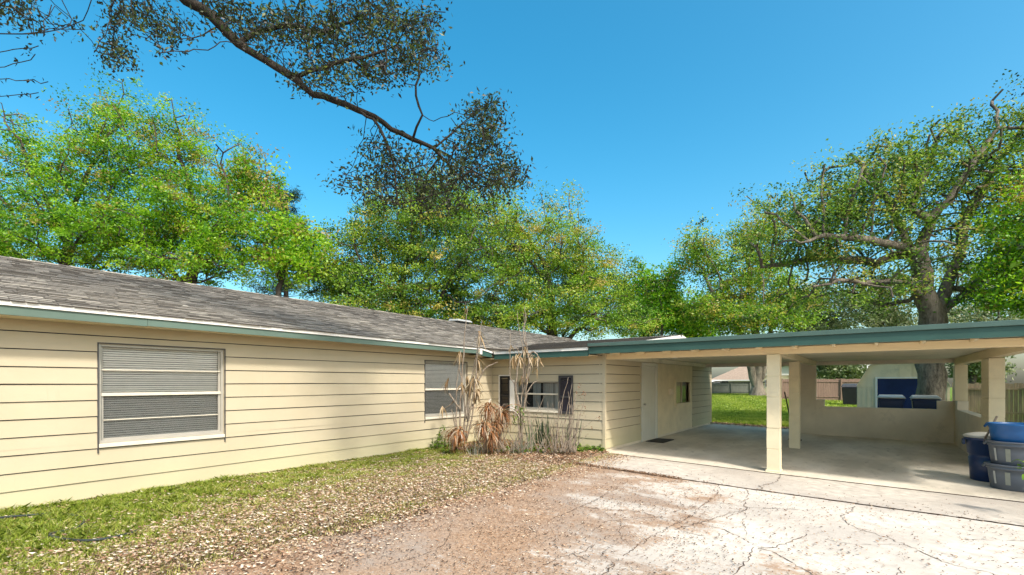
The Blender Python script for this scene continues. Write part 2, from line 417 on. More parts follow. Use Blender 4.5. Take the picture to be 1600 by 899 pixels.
def lobe_points(c,rx,rz,n,seed,ry=None):
    g=np.random.default_rng(seed); ry=ry or rx
    d=g.normal(size=(n,3)); d/=np.linalg.norm(d,axis=1)[:,None]
    k=g.normal(size=(6,3))*2.6; ph=g.random(6)*6.28
    lum=sum(np.sin(d@k[i]+ph[i]) for i in range(6))/6
    r=g.random(n)**(1/2.6)*(.86+.42*lum)
    return np.array(c)+d*r[:,None]*np.array([rx,ry,rz])
def tree(name,label,base,th,R0,lobes,mat,bmat,nl,lsize,spread,seed,step=.55,group=None,top=None,tmean=.45,guides=None,cat='tree',zmin=1.5,tip=.008,flat=.45,sides=7,brown=.25,wisps=26,ex=1.72):
    global rng
    rng=np.random.default_rng(seed)
    b=(base[0],base[1],float(gz(base[0])))
    root=empty(name,b,label,cat,group)
    att=np.vstack([lobe_points(c,rx,rz,n,seed*31+i) for i,(c,rx,rz,n) in enumerate(lobes)])
    att=att[att[:,2]>zmin]
    ws=[]; cc=att.mean(0); top=att[np.argsort(-att[:,2]-.35*np.linalg.norm(att[:,:2]-cc[:2],axis=1)*rng.random(len(att)))][:max(8,len(att)//6)]
    for q in top[rng.integers(0,len(top),wisps)]:
        dv=(q-cc); dv/=np.linalg.norm(dv)+1e-6; dv=dv*.5+np.array([0,0,.8])+rng.normal(size=3)*.2
        for j in range(1,4): ws.append(q+dv*j*step*.85+rng.normal(size=3)*step*.15)
    nw=len(ws)
    if nw: att=np.vstack([att,np.array(ws)])
    if guides is None: guides=[(None,[(b[0],b[1],b[2]-.2),(b[0]+rng.normal()*.15,b[1]+rng.normal()*.15,th)])]
    NP,par=grow(guides,att,step,step*1.5,step*14)
    r,acc=radii(NP,par,R0,tip,ex)
    fl=np.clip(1-(NP[:,2]-b[2])/.9,0,1); r=r*(1+.55*fl**2)
    wood('trunk',NP,par,r,acc,bmat,root,b,sides)
    n=len(att)*nl
    idx=np.repeat(np.arange(len(att)),nl)
    off=np.clip(rng.normal(size=(n,3)),-1.9,1.9)*spread*np.array([1,1,flat])
    sc=np.repeat(.6+.8*rng.random(len(att)),nl)[:,None]
    P=att[idx]+off*sc
    keepm=(idx<len(att)-nw)|(rng.random(n)<.75); 
    # shift the clump along its twig a little so clumps read as sprays
    ct=np.repeat(rng.normal(size=len(att))*.25,nl)
    zt=(att[:,2]-att[:,2].min())/(np.ptp(att[:,2])+1e-6)
    tb=np.repeat(np.where((rng.random(len(att))<brown*2*np.clip(zt-.35,0,1)),.38,0),nl)
    tint=tmean+ct+rng.normal(size=n)*.09+tb
    P=P[keepm]; tint=tint[keepm]; n=len(P)
    V=leaves(P,lsize,lsize*.5,tint)
    quads('crown',V,4,mat,tint,root,b)
    return root
def LB(u,v,d,ru,rv,n): c=PD(u,v,d); return (c,ru*d/F,rv*d/F,n)
def gx(u,d): a,b=dirw(u); return (a*d,b*d)
# ================================================================== SETTING
def sheet(name,xs,ys,mat,dz=0,zf=gz):
    mb=MB()
    for i in range(len(xs)-1):
        for j in range(len(ys)-1):
            p=[(xs[i],ys[j]),(xs[i+1],ys[j]),(xs[i+1],ys[j+1]),(xs[i],ys[j+1])]
            mb.quad(*[(a,b,float(zf(a))+dz) for a,b in p])
    o=mb.build(name,mat); return tag(o,kind='structure')
gxs=[-170,-60,-30,-18,-12,-8.62,-7.4,-6.2,-5.1,-3.9,-2.7,-1.5,-.4,.7,1.8,4,8,20,60,150]
sheet('lawn',gxs,[-60,-20,-6,0,5,10,15,20,30,45,70,100,220],M['lawn'],-.008)
def gsheet_poly(name,left,ys,xr,mat,dz):
    """ground sheet whose left edge is an uneven line x=left(y)"""
    mb=MB()
    for j in range(len(ys)-1):
        y0,y1=ys[j],ys[j+1]; a0,a1=left(y0),left(y1)
        xs=[a for a in (-4.6,-3,-1.5,0,1.8,4,xr)]
        e0=[a0]+[x for x in xs if x>max(a0,a1)+.15]; e1=[a1]+[x for x in xs if x>max(a0,a1)+.15]
        for k in range(len(e0)-1):
            mb.quad(*[(x,y,float(gz(x))+dz) for x,y in ((e0[k],y0),(e0[k+1],y0),(e1[k+1],y1),(e1[k],y1))])
    return tag(mb.build(name,mat),kind='structure')
lx=lambda y:-4.75+.16*math.sin(y*2.1)+.09*math.sin(y*6.3+1)+.05*math.sin(y*17)-(.5*max(0,1.6-y) if y<1.6 else 0)
Y2=8.55   # driveway / apron joint
gsheet_poly('driveway',lx,list(np.arange(-9,8.4,.2))+[Y2-.012],9,M['drive'],0)
gsheet_poly('apron',lambda y:-4.85-.22*(y-8.5)+.04*math.sin(y*15),list(np.arange(Y2+.012,10.2,.15))+[10.22],6,M['apron'],.006)
mb=MB(); xs=[-5.12,-3.9,-2.7,-1.5,0,1.8,4,6]
for i in range(len(xs)-1):
    for y0,y1 in ((10.245,15),(15,20.3)):
        mb.quad(*[(a,b,float(gz(a))+.012) for a,b in ((xs[i],y0),(xs[i+1],y0),(xs[i+1],y1),(xs[i],y1))])
tag(mb.build('carport_floor',M['slab']),kind='structure')
# joints and cracks
def ribbon(mb,pts,w,dz,jit=.012,sub=.06):
    P=[]
    for a,b in zip(pts[:-1],pts[1:]):
        L=math.dist(a,b); k=max(1,int(L/sub))
        for i in range(k):
            t=i/k; P.append((a[0]+(b[0]-a[0])*t+random.uniform(-jit,jit),a[1]+(b[1]-a[1])*t+random.uniform(-jit,jit)))
    P.append(pts[-1])
    prev=None
    for i in range(len(P)-1):
        a,b=P[i],P[i+1]; d=Vector((b[0]-a[0],b[1]-a[1])).normalized(); n=Vector((-d.y,d.x)); ww=w*random.uniform(.35,1.2)/2
        q=((b[0]-n.x*ww,b[1]-n.y*ww),(b[0]+n.x*ww,b[1]+n.y*ww))
        if prev is None: prev=((a[0]-n.x*ww,a[1]-n.y*ww),(a[0]+n.x*ww,a[1]+n.y*ww))
        if random.random()>.04: mb.quad(*[(x,y,float(gz(x))+dz) for x,y in (prev[0],q[0],q[1],prev[1])])
        prev=q
mb=MB()
ribbon(mb,[(-5.0,10.232),(-1.5,10.232),(1.8,10.232),(6,10.232)],.022,.017,.004,.1)
ribbon(mb,[(-4.85,Y2+.05),(-4.2,Y2+.03),(-3.5,Y2-.02),(-2.2,Y2),(-1.5,Y2),(.5,Y2-.02),(3,Y2),(6,Y2)],.035,.013,.02,.08)
ribbon(mb,[(-1.35,10.2),(-1.33,9.4),(-1.5,8.9),(-1.4,8.6)],.012,.014,.02)
cr=[[(1122,757),(1124,765),(1118,775),(1100,790),(1080,806),(1050,822)],[(1118,785),(1150,790),(1180,794),(1250,797)],
 [(1165,765),(1172,772),(1163,785),(1166,797),(1140,803),(1110,813),(1085,820),(1055,828)],[(1335,792),(1330,800),(1316,806),(1320,818),(1345,828),(1390,842),(1435,860),(1470,878),(1560,899)],
 [(1088,816),(1130,828),(1160,842),(1186,856),(1200,857),(1230,850),(1260,835)],[(1186,857),(1205,862),(1240,880),(1270,899)],[(1177,855),(1168,874),(1155,890),(1145,899)],
 [(964,764),(930,782),(905,793),(1000,800),(1040,812)],[(964,764),(1000,775),(1030,782)],[(1050,822),(1010,845),(975,870),(940,899)],[(1060,830),(1100,838)],
 [(905,793),(870,808)]]
for c in cr: ribbon(mb,[onground(*p) for p in c],.011,.005,.024,.04)
random.seed(41)
for k in range(46):
    x,y=random.uniform(-4,3.2),random.uniform(.8,8.3); a=random.uniform(0,6.28); P_=[(x,y)]
    for j in range(random.randint(2,6)):
        a+=random.gauss(0,.6); P_.append((P_[-1][0]+math.cos(a)*.28,min(8.4,P_[-1][1]+math.sin(a)*.28)))
    ribbon(mb,P_,random.uniform(.005,.010),.005,.02,.04)
tag(mb.build('pavement_cracks',M['crack']),kind='structure')

# ================================================================== HOUSE
XW,YB,XC=-8.62,10.38,-5.1
S=.2254
house=empty('house',(-11,10,0),'single storey cream house with dark grooved lap siding and grey shingle roof','house')
def siding(mb,axis,c,a0,a1,ztop,holes,out=1,z0=0.,smooth=None):
    """axis 'x': plane x=c facing +x, a = y.  axis 'y': plane y=c facing -y, a = x"""
    def P(a,z,o): return (c+o,a,z) if axis=='x' else (a,c-o,z)
    k=0
    zs=[z0]+[z0+.2*0+S*(i+1) for i in range(12)]
    rows=[]
    for i in range(len(zs)-1):
        if zs[i]>=ztop: break
        rows.append((zs[i],min(zs[i+1],ztop)))
    for zb,zt in rows:
        g=.012 if zb>z0 else 0
        off=lambda z:.024-(z-zb)/(S)*.017
        br=sorted(set([zb,zt]+[h for H_ in holes for h in H_[2:] if zb<h<zt]))
        for q0,q1 in zip(br[:-1],br[1:]):
            zm=(q0+q1)/2
            iv=[(a0,a1)]
            for (h0,h1,hz0,hz1) in holes:
                if hz0<zm<hz1:
                    iv=[x for (p,q) in iv for x in ((p,min(q,h0)),(max(p,h1),q)) if x[1]-x[0]>1e-4]
            for p,q in iv:
                t=q1-(g if abs(q1-zt)<1e-6 and zt<ztop-1e-6 else 0)
                # break long boards for small unevenness
                m=max(1,int((q-p)/1.2)); 
                for j in range(m):
                    b0=p+(q-p)*j/m; b1=p+(q-p)*(j+1)/m
                    wv=lambda a:.0035*math.sin(a*2.7+zb*40)+.002*math.sin(a*7.1+zb*90)
                    e0=0 if j==0 else wv(b0); e1=0 if j==m-1 else wv(b1)
                    mb.quad(P(b0,q0+e0,off(q0)),P(b1,q0+e1,off(q0)),P(b1,t,off(t)),P(b0,t,off(t)))
                if abs(q0-zb)<1e-6:
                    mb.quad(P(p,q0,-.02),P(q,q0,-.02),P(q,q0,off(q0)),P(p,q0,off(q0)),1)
                if t<q1:
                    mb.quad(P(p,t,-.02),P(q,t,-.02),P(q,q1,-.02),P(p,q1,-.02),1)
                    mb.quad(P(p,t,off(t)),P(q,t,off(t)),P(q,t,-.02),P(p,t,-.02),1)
    for (h0,h1,hz0,hz1) in holes:   # reveals
        for (p,q,r,s_) in ((h0,hz0,h0,hz1),(h1,hz0,h1,hz1),(h0,hz0,h1,hz0),(h0,hz1,h1,hz1)):
            mb.quad(P(p,q,.012),P(r,s_,.012),P(r,s_,-.18),P(p,q,-.18))
W1=(1.75,3.36,.735,2.14); W2=(7.82,9.30,.745,2.12)
YE=22.
mb=MB(); siding(mb,'x',XW,-6,YB-.002,2.46,[W1,W2]); mb.box(XW-.22,XW-.2,-6,YB,0,2.4,0)
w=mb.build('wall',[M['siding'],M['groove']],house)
W3=(-7.79,-6.39,.86,1.62)
mb=MB(); siding(mb,'y',YB,XW+.002,XC-.045,2.40,[W3]); mb.box(XW,XC-.1,YB+.2,YB+.22,0,2.4)
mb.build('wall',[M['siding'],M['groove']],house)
CWN=(15.55,17.02,.9,1.6); DOOR=(12.74,13.80,-.06,2.09)
mb=MB(); siding(mb,'x',XC,YB+.045,12.62,2.40,[]); siding(mb,'x',XC,17.36,19.8,2.40,[])
mb.box(XC-.14,XC-.125,YB,19.8,0,2.4)
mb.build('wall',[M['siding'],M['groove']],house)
mb=MB()   # smooth panel round the carport door and window
x0,x1=XC-.02,XC+.006
for a,b,c_,d_ in ((13.86,15.55,-.0,2.16),(17.02,17.35,0,2.16),(15.55,17.02,0,.9),(15.55,17.02,1.6,2.16)): mb.box(x0,x1,a,b,c_,d_)
mb.build('smooth_panel',M['cream'],house)
for b_ in ((YB-.028,YB+.045),(19.78,19.86)):
    mb=MB(); mb.box(XC-.05,XC+.028,b_[0],b_[1],-.0,2.40); mb.build('corner_board',M['siding'],house,bevel=.004)
mb=MB()  # foundation
mb.box(-17.8,XW-.012,-6,22,-.5,-.004); mb.box(XW-.1,XC-.014,YB+.014,19.8,-.5,-.006)
mb.build('foundation',M['graywall'],house)
mb=MB()  # plain far walls and gables
mb.box(-17.8,-17.65,-6,22,0,2.5); mb.box(-17.65,XW-.13,-6,-5.85,0,2.5); mb.box(-17.65,XW-.13,21.85,22,0,2.5); mb.box(XW-.1,XC,19.8,19.86,0,2.4); mb.box(XW-.13,XW,19.86,22,0,2.5)
for y in (-5.85,21.99): mb.poly([(-17.8,y,2.5),(XW,y,2.5),(-13.1,y,3.9)])
mb.poly([(XC-.01,YB,2.38),(XC-.01,19.8,2.38),(XC-.01,14.95,2.98)])
mb.build('wall',[M['siding']],house)
# windows ------------------------------------------------------------
def window_big(axis,c,a0,a1,z0,z1,kind,tails=True):
    SH=[-.032]
    def B(mb,p0,p1,q0,q1,o0,o1,mi=0):   # a-range, z-range, outward-range
        if axis=='x': mb.box(c+o0+SH[0],c+o1+SH[0],p0,p1,q0,q1,mi)
        else: mb.box(p0,p1,c-o1-SH[0],c-o0-SH[0],q0,q1,mi)
    f=MB(); D_=-.03
    w=.034
    B(f,a0,a0+w,z0,z1,-.07,.018); B(f,a1-w,a1,z0,z1,-.07,.018); B(f,a0+w,a1-w,z1-w,z1,-.07,.015); B(f,a0+w,a1-w,z0,z0+.04,-.07,.02)
    fr=f.build('window',M['alu'],house,bevel=.003)
    s=MB(); SH[0]=0; B(s,a0-.0,a1+.0,z0-.055,z0-.001,-.07,.045); s.build('sill',M['sill'],fr,bevel=.004)
    s=MB()   # thin metal flashing round the opening with tails below the sill
    if tails:
        B(s,a0-.016,a0-.002,z0-.13,z1+.016,.0,.032); B(s,a1+.002,a1+.016,z0-.13,z1+.016,.0,.032); B(s,a0-.002,a1+.002,z1+.002,z1+.016,.0,.032)
        s.build('flashing',M['charcoal'],fr)
    SH[0]=-.032
    zm=z0+(z1-z0)*(.49 if kind!='low' else .56)
    r=MB(); B(r,a0+w+.001,a1-w-.001,zm-.022,zm+.022,-.05,.0); 
    if kind=='big':
        B(r,a0+w,a1-w,zm+.345,zm+.36,-.045,-.015); B(r,a0+w+.01,a1-w-.01,zm-.37,zm-.358,-.045,-.02)
    r.build('rail',M['sill'],fr,bevel=.002)
    r=MB()
    for p in (a0+w+.001,a1-w-.031): B(r,p,p+.03,z0+.041,zm-.023,-.06,-.02)
    for p in (a0+w+.001,a1-w-.026): B(r,p,p+.025,zm+.023,z1-w-.001,-.06,-.035)
    B(r,a0+w+.03,a1-w-.03,z0+.041,z0+.066,-.06,-.02)
    r.build('sash',M['alu'],fr)
    g=MB(); o_=-.066-.032; qd=[(a0+w,z0+.04),(a1-w,z0+.04),(a1-w,z1-w),(a0+w,z1-w)]; g.quad(*([(c+o_,a,z) for a,z in qd] if axis=='x' else [(a,c-o_,z) for a,z in qd])); g.build('glass',M['glass'],fr)
    g=MB()
    if kind!='low':
        B(g,a0+w+.031,a1-w-.031,z0+.067,zm-.023,-.034,-.033); g.build('insect_screen',M['screen'],fr)
        b=MB(); n=int((z1-z0)/.034)
        for i in range(n):
            z=z0+.03+i*(z1-z0-.06)/n; a=random.uniform(-.0015,.0015)
            def P(p,zz,o): return (c+o-.032,p,zz) if axis=='x' else (p,c-o+.032,zz)
            b.hexa([P(a0+w,z+a,-.082),P(a1-w,z+a,-.082),P(a1-w,z+.022+a,-.090),P(a0+w,z+.022+a,-.090),P(a0+w,z+.002+a,-.081),P(a1-w,z+.002+a,-.081),P(a1-w,z+.026+a,-.089),P(a0+w,z+.026+a,-.089)])
        b.build('blind',M['blind'],fr)
    else:
        b=MB(); cols=40; 
        for i in range(cols):
            if 6<i<14 or random.random()<.06: continue
            p=a0+.05+(a1-a0-.1)*i/cols; q=a0+.05+(a1-a0-.1)*(i+1)/cols; o=.012*math.sin(i*1.9)+random.uniform(-.004,.004); o2=.012*math.sin((i+1)*1.9)
            b.quad(*[(x,YB+y_,z) for x,y_,z in ((p,.13+o,z0+.03),(q,.13+o2,z0+.03),(q,.13+o2,z1-.05),(p,.13+o,z1-.05))])
        b.build('curtain',M['curtain'],fr)
    b=MB(); B(b,a0,a1,z0,z1,-.123,-.119); b.build('dark_room',M['dark'],fr)
    return fr
window_big('x',XW,*W1,'big'); window_big('x',XW,*W2,'mid'); window_big('y',YB,*W3,'low',False)
# small carport window, door, meter box
f=MB()
y0,y1,z0,z1=CWN; e=XC
for a in ((y0-.10,y0,z0-.1,z1+.1),(y1,y1+.1,z0-.1,z1+.1)): f.box(e-.0,e+.03,a[0],a[1],a[2],a[3])
f.box(e,e+.03,y0,y1,z1,z1+.1); f.box(e,e+.04,y0,y1,z0-.1,z0)
fr=f.build('window',M['cream'],house,bevel=.004)
f=MB(); f.quad((e-.05,y0,z0),(e-.05,y1,z0),(e-.05,y1,z1),(e-.05,y0,z1)); f.build('glass',M['glass'],fr)
f=MB(); f.box(e-.115,e-.1,y0,y1,z0,z1); f.build('dark_room',M['dark'],fr)
f=MB(); f.box(e-.044,e-.02,(y0+y1)/2-.02,(y0+y1)/2+.02,z0,z1); f.box(e-.08,e-.06,y0+.1,y0+.75,z0,z1); f.build('sash',M['graywall'],fr)
f=MB(); f.box(XC-.05,XC+.03,12.64,12.74,-.07,2.15); f.box(XC-.05,XC+.03,13.76,13.86,-.07,2.15); f.box(XC-.05,XC+.03,12.74,13.76,2.06,2.15)
dr=f.build('door_frame',M['door'],house,bevel=.004)
f=MB(); f.box(XC-.06,XC-.01,12.741,13.759,-.06,2.058)
for zz in ((.2,.75),(.95,1.85)):
    for yy in ((12.86,13.2),(13.3,13.64)): f.box(XC-.012,XC-.004,yy[0],yy[1],zz[0],zz[1])
f.build('door',M['door'],house,bevel=.003)
f=MB(); f.tube([(XC-.01,12.83,.97),(XC+.03,12.83,.97)],.014); f.lathe([(.01,-.03),(.028,-.02),(.032,0),(.028,.02),(.01,.03)],(XC+.045,12.83,.97),12); f.build('door_knob',M['alu'],house,smooth=True)
f=MB(); f.box(XC+.007,XC+.07,14.87,15.17,1.21,1.39); f.box(XC+.07,XC+.08,14.9,15.14,1.24,1.36); f.build('meter_box',M['graywall'],house,bevel=.005)
# shutters
def shutter(x0,x1,z0,z1,tinted):
    f=MB(); y=YB-.022
    f.box(x0,x0+.05,y-.03,y,z0,z1); f.box(x1-.05,x1,y-.03,y,z0,z1); f.box(x0+.05,x1-.05,y-.03,y,z1-.06,z1); f.box(x0+.05,x1-.05,y-.03,y,z0,z0+.06); f.box(x0+.05,x1-.05,y-.03,y,(z0+z1)/2-.08,(z0+z1)/2-.03)
    s=f.build('shutter',M['charcoal'] if tinted else M['black'],house,bevel=.003)
    f=MB()
    if tinted:
        f.box(x0+.051,x1-.051,y-.012,y-.004,z0+.06,z1-.06)
        s2=f.build('panel',M['purple'],s)
        g=MB(); 
        n=10
        for i in range(n):
            a0=math.pi*i/n; a1=math.pi*(i+1)/n; xm=(x0+x1)/2; r=(x1-x0)/2-.055; zz=z1-.2
            g.hexa([(xm+r*math.cos(a0),y-.02,zz+.55*r*math.sin(a0)),(xm+r*math.cos(a1),y-.02,zz+.55*r*math.sin(a1)),(xm+r*math.cos(a1),y-.004,zz+.55*r*math.sin(a1)),(xm+r*math.cos(a0),y-.004,zz+.55*r*math.sin(a0)),
              (xm+(r+.02)*math.cos(a0),y-.02,zz+(.55*r+.03)*math.sin(a0)),(xm+(r+.02)*math.cos(a1),y-.02,zz+(.55*r+.03)*math.sin(a1)),(xm+(r+.02)*math.cos(a1),y-.004,zz+(.55*r+.03)*math.sin(a1)),(xm+(r+.02)*math.cos(a0),y-.004,zz+(.55*r+.03)*math.sin(a0))])
        g.build('arch_trim',M['black'],s)
    else:
        for i in range(26):
            z=z0+.07+i*(z1-z0-.14)/26
            f.hexa([(x0+.05,y-.024,z),(x1-.05,y-.024,z),(x1-.05,y-.004,z+.02),(x0+.05,y-.004,z+.02),(x0+.05,y-.022,z+.004),(x1-.05,y-.022,z+.004),(x1-.05,y-.002,z+.024),(x0+.05,y-.002,z+.024)])
        f.build('louvres',M['black'],s)
    return s
tag(shutter(-8.30,-7.95,.79,1.77,False),'black louvred shutter'); tag(shutter(-6.37,-5.95,.79,1.77,True),'charcoal shutter with tinted inset panel')
for b_ in ((-8.34,-8.302,.77,1.80),(-8.302,-7.95,1.772,1.80),(-7.948,-7.80,.80,1.66)):
    f=MB(); f.box(b_[0],b_[1],YB-.045,YB-.01,b_[2],b_[3]); f.build('window_trim',M['white'],house,bevel=.003)
# roofs --------------------------------------------------------------
XE=-8.2; ZE=2.565; XR=-13.1; ZR=3.97
def zsag(y): return -.0075*max(0,min(y,9.4))+.012
def shingles(mb,P,n,s0,s1,tmax,expo=.135,keep=None):
    """P(s,t,h): point at s along the eave, t metres up the slope, h above deck"""
    rows=int(tmax/expo)
    for r in range(rows):
        t0=r*expo-.03; t1=t0+expo+.02; s=s0-random.random()*.3
        while s<s1:
            w=random.choice((.12,.17,.24,.32))*random.uniform(.85,1.15)
            a=max(s,s0); b=min(s+w-.006,s1)
            if b>a and (keep is None or keep((a+b)/2,t0)):
                j=random.uniform(-.008,.012); h=random.choice((.011,.011,.017)); tt=min(1,max(0,random.gauss(.45,.2)))
                A,B_,C_,D_=P(a,t0+j,h),P(b,t0+j,h),P(b,t1,.002),P(a,t1,.002)
                mb.quad(A,B_,C_,D_,0,tt); mb.quad(P(a,t0+j,0.0),P(b,t0+j,0.0),B_,A,0,0.0)
            s+=w
sl=math.hypot(XE-XR,ZR-ZE); cx,cz=(XR-XE)/sl,(ZR-ZE)/sl
def P1(s,t,h): return (XE+.02+cx*t-cz*(-1)*h*0+cz*h, s, ZE+.005+cz*t+(-cx)*h+zsag(s)*(1-t/sl))
mb=MB()
rr=random.getstate(); random.seed(11)
shingles(mb,P1,1,-6.3,22.3,sl-.02)
for j in range(28):
    y=-6.3+j*1.02; y2=y+1.02
    mb.quad((XE,y,ZE-.002+zsag(y)),(XE,y2,ZE-.002+zsag(y2)),(XR,y2,ZR-.002),(XR,y,ZR-.002),0,.2)
mb.quad((XR,-6.3,ZR),(XR,22.3,ZR),(-18.2,22.3,2.53),(-18.2,-6.3,2.53),0,.4)
y=-6.3
while y<22.2:   # ridge caps
    t=random.random(); mb.hexa([(XR+.14,y,ZR-.03),(XR+.14,y+.2,ZR-.035),(XR,y+.2,ZR),(XR,y,ZR),(XR+.145,y,ZR-.012),(XR+.145,y+.2,ZR-.027),(XR,y+.2,ZR+.014),(XR,y,ZR+.026)],0,t)
    mb.hexa([(XR,y,ZR),(XR,y+.2,ZR),(XR-.14,y+.2,ZR-.035),(XR-.14,y,ZR-.03),(XR,y,ZR+.026),(XR,y+.2,ZR+.014),(XR-.145,y+.2,ZR-.027),(XR-.145,y,ZR-.012)],0,t); y+=.17
# small infill slope where the two eaves meet
mb.poly([(-8.2,9.41,2.505),(-8.2,9.9,2.415),(-7.95,9.88,2.42),(-8.2,11.3,2.60)],0,.5)
roof=mb.build('roof',M['shingle'],house,tint=True)
YF=9.9; Z2=2.425; YR=14.95; Z2R=3.06
s2=math.hypot(YR-YF,Z2R-Z2); cy2,cz2=(YR-YF)/s2,(Z2R-Z2)/s2
def P2(s,t,h): return (s, YF-.02+cy2*t-cz2*h, Z2+.004+cz2*t+cy2*h)
mb=MB()
shingles(mb,P2,1,-12,-4.72,s2-.02,keep=lambda s,t:(s>-8.0 or t>1.2) and (Z2+cz2*t > ZE+.287*(XE-s)-.25 or s>-8.2))
mb.quad((-8.0,YF,Z2-.002),(-4.73,YF,Z2-.002),(-4.73,YR,Z2R-.002),(-8.0,YR,Z2R-.002),0,.3)
mb.quad((-12.,11.1,2.574),(-8.0,11.1,2.574),(-8.0,YR,Z2R-.003),(-12.,YR,Z2R-.003),0,.3)
mb.quad((-12,YR,Z2R),(-4.73,YR,Z2R),(-4.73,20.1,2.42),(-12,20.1,2.42),0,.4)
x=-12
while x<-4.75:
    t=random.random(); mb.hexa([(x,YR-.14,Z2R-.012),(x+.2,YR-.14,Z2R-.016),(x+.2,YR,Z2R+.0),(x,YR,Z2R),(x,YR-.14,Z2R+.008),(x+.2,YR-.14,Z2R),(x+.2,YR,Z2R+.016),(x,YR,Z2R+.024)],0,t); x+=.17
mb.build('roof',M['shingle'],house,tint=True)
random.setstate(rr)
# soffits and fascias
mb=MB()
mb.box(XW-.02,XE-.03,-6.2,9.39,2.40,2.42); mb.box(XW+.02,XC-.18,YF+.03,YB+.1,2.232,2.25)
mb.box(XW-.0,XE-.03,9.39,YB,2.30,2.32)
mb.build('soffit',M['cream'],house)
def fbox(mb,y0,y1,za,zb,x0,x1):
    n=max(1,int((y1-y0)/1.0))
    for i in range(n):
        a=y0+(y1-y0)*i/n; b=y0+(y1-y0)*(i+1)/n; sa_,sb_=zsag(a),zsag(b)
        mb.hexa([(x0,a,za+sa_),(x1,a,za+sa_),(x1,b,za+sb_),(x0,b,za+sb_),(x0,a,zb+sa_),(x1,a,zb+sa_),(x1,b,zb+sb_),(x0,b,zb+sb_)])
for ya,yb,dz,lab in ((-6.2,2.2,-.006,None),(2.204,9.40,.0,None)):
    mb=MB(); fbox(mb,ya,yb,2.405+dz,2.508,XE-.03,XE); mb.build('fascia',M['green'],house)
mb=MB(); fbox(mb,-6.2,9.37,2.51,2.562,XE-.03,XE+.022); mb.build('drip_edge',M['white'],house)
mb=MB(); mb.box(XE-.05,XE+.03,9.37,9.44,2.33,2.49); mb.build('end_cap',M['white'],house,bevel=.004)
mb=MB(); mb.hexa([(XE-.03,9.445,2.30),(XE,9.445,2.30),(XE,9.87,2.27),(XE-.03,9.87,2.27),(XE-.03,9.445,2.45),(XE,9.445,2.45),(XE,9.87,2.375),(XE-.03,9.87,2.375)]); mb.build('fascia',M['greend'],house)
mb=MB(); mb.hexa([(XE-.03,9.445,2.452),(XE+.02,9.445,2.452),(XE+.02,9.87,2.377),(XE-.03,9.87,2.377),(XE-.03,9.445,2.50),(XE+.02,9.445,2.50),(XE+.02,9.87,2.42),(XE-.03,9.87,2.42)]); mb.build('drip_edge',M['white'],house)
mb=MB(); mb.box(XE+.06,-5.29,YF,YF+.03,2.215,2.352); mb.hexa([(XE-.05,YF+.12,2.22),(XE+.058,YF,2.215),(XE+.058,YF+.03,2.215),(XE-.03,YF+.14,2.22),(XE-.05,YF+.12,2.352),(XE+.058,YF,2.352),(XE+.058,YF+.03,2.352),(XE-.03,YF+.14,2.352)]); mb.build('fascia',M['greend'],house)
mb=MB(); mb.box(XE+.06,-5.29,YF-.022,YF+.03,2.355,2.42); mb.hexa([(XE-.06,YF+.10,2.355),(XE+.058,YF-.022,2.355),(XE+.058,YF+.03,2.355),(XE-.03,YF+.14,2.355),(XE-.06,YF+.10,2.42),(XE+.058,YF-.022,2.42),(XE+.058,YF+.03,2.42),(XE-.03,YF+.14,2.42)]); mb.build('drip_edge',M['white'],house)
mb=MB() # gable rake
def rake(mb,xa,xb,pts,h0,h1):
    for (ya,za),(yb,zb) in zip(pts[:-1],pts[1:]):
        mb.hexa([(xa,ya,za-h0),(xb,ya,za-h0),(xb,yb,zb-h0),(xa,yb,zb-h0),(xa,ya,za+h1),(xb,ya,za+h1),(xb,yb,zb+h1),(xa,yb,zb+h1)])
rake(mb,-4.73,-4.70,[(10.3,Z2+.05),(YR,Z2R),(20.1,2.42)],.13,.012); mb.build('rake_board',M['white'],house)
mb=MB(); mb.box(-13.28,-12.92,13.45,14.1,3.86,4.02); v_=mb.build('roof_vent',M['charcoal'],house,bevel=.02); M['hood']=paint('dull_vent_metal',(.33,.34,.33),.6)
mb=MB(); mb.hexa([(-13.36,13.35,4.03),(-12.80,13.35,4.00),(-12.80,14.2,4.00),(-13.36,14.2,4.03),(-13.33,13.4,4.10),(-12.86,13.4,4.08),(-12.86,14.15,4.08),(-13.33,14.15,4.10)]); mb.build('vent_hood',M['hood'],v_,bevel=.015)

# ================================================================== CARPORT
cp=empty('carport',(-1.5,14.5,0),'open cream block carport with a flat roof edged in two tones of green','carport')
def block_post(name,x0,x1,y0,y1,z0,z1,lines=True,cm=None):
    mb=MB(); z=z0; h=.405
    off=random.uniform(0,.0)
    zz=[z0]
    k=z1-.43
    while k>z0+.1: zz.insert(1,k); k-=.61 if random.random()<.5 else .405
    zz=sorted(zz)+[z1]
    for a,b in zip(zz[:-1],zz[1:]):
        j=random.uniform(-.002,.002); mb.box(x0+j,x1+j,y0-j,y1-j,a+(.005 if a>z0 else 0),b-.005)
    mb.box(x0+.009,x1-.009,y0+.009,y1-.009,z0,z1-.002)
    return mb.build(name,cm or M['cream'],cp,bevel=.005)
zp=2.145
block_post('post',-1.63,-1.40,10.38,10.60,float(gz(-1.5))+.01,zp)
mb=MB(); mb.box(-1.65,-1.385,10.36,10.62,float(gz(-1.5))+.008,float(gz(-1.5))+.05); mb.build('post_foot',M['cream'],cp,bevel=.01)
block_post('post',-1.74,-1.50,14.45,14.68,float(gz(-1.5))+.01,zp)
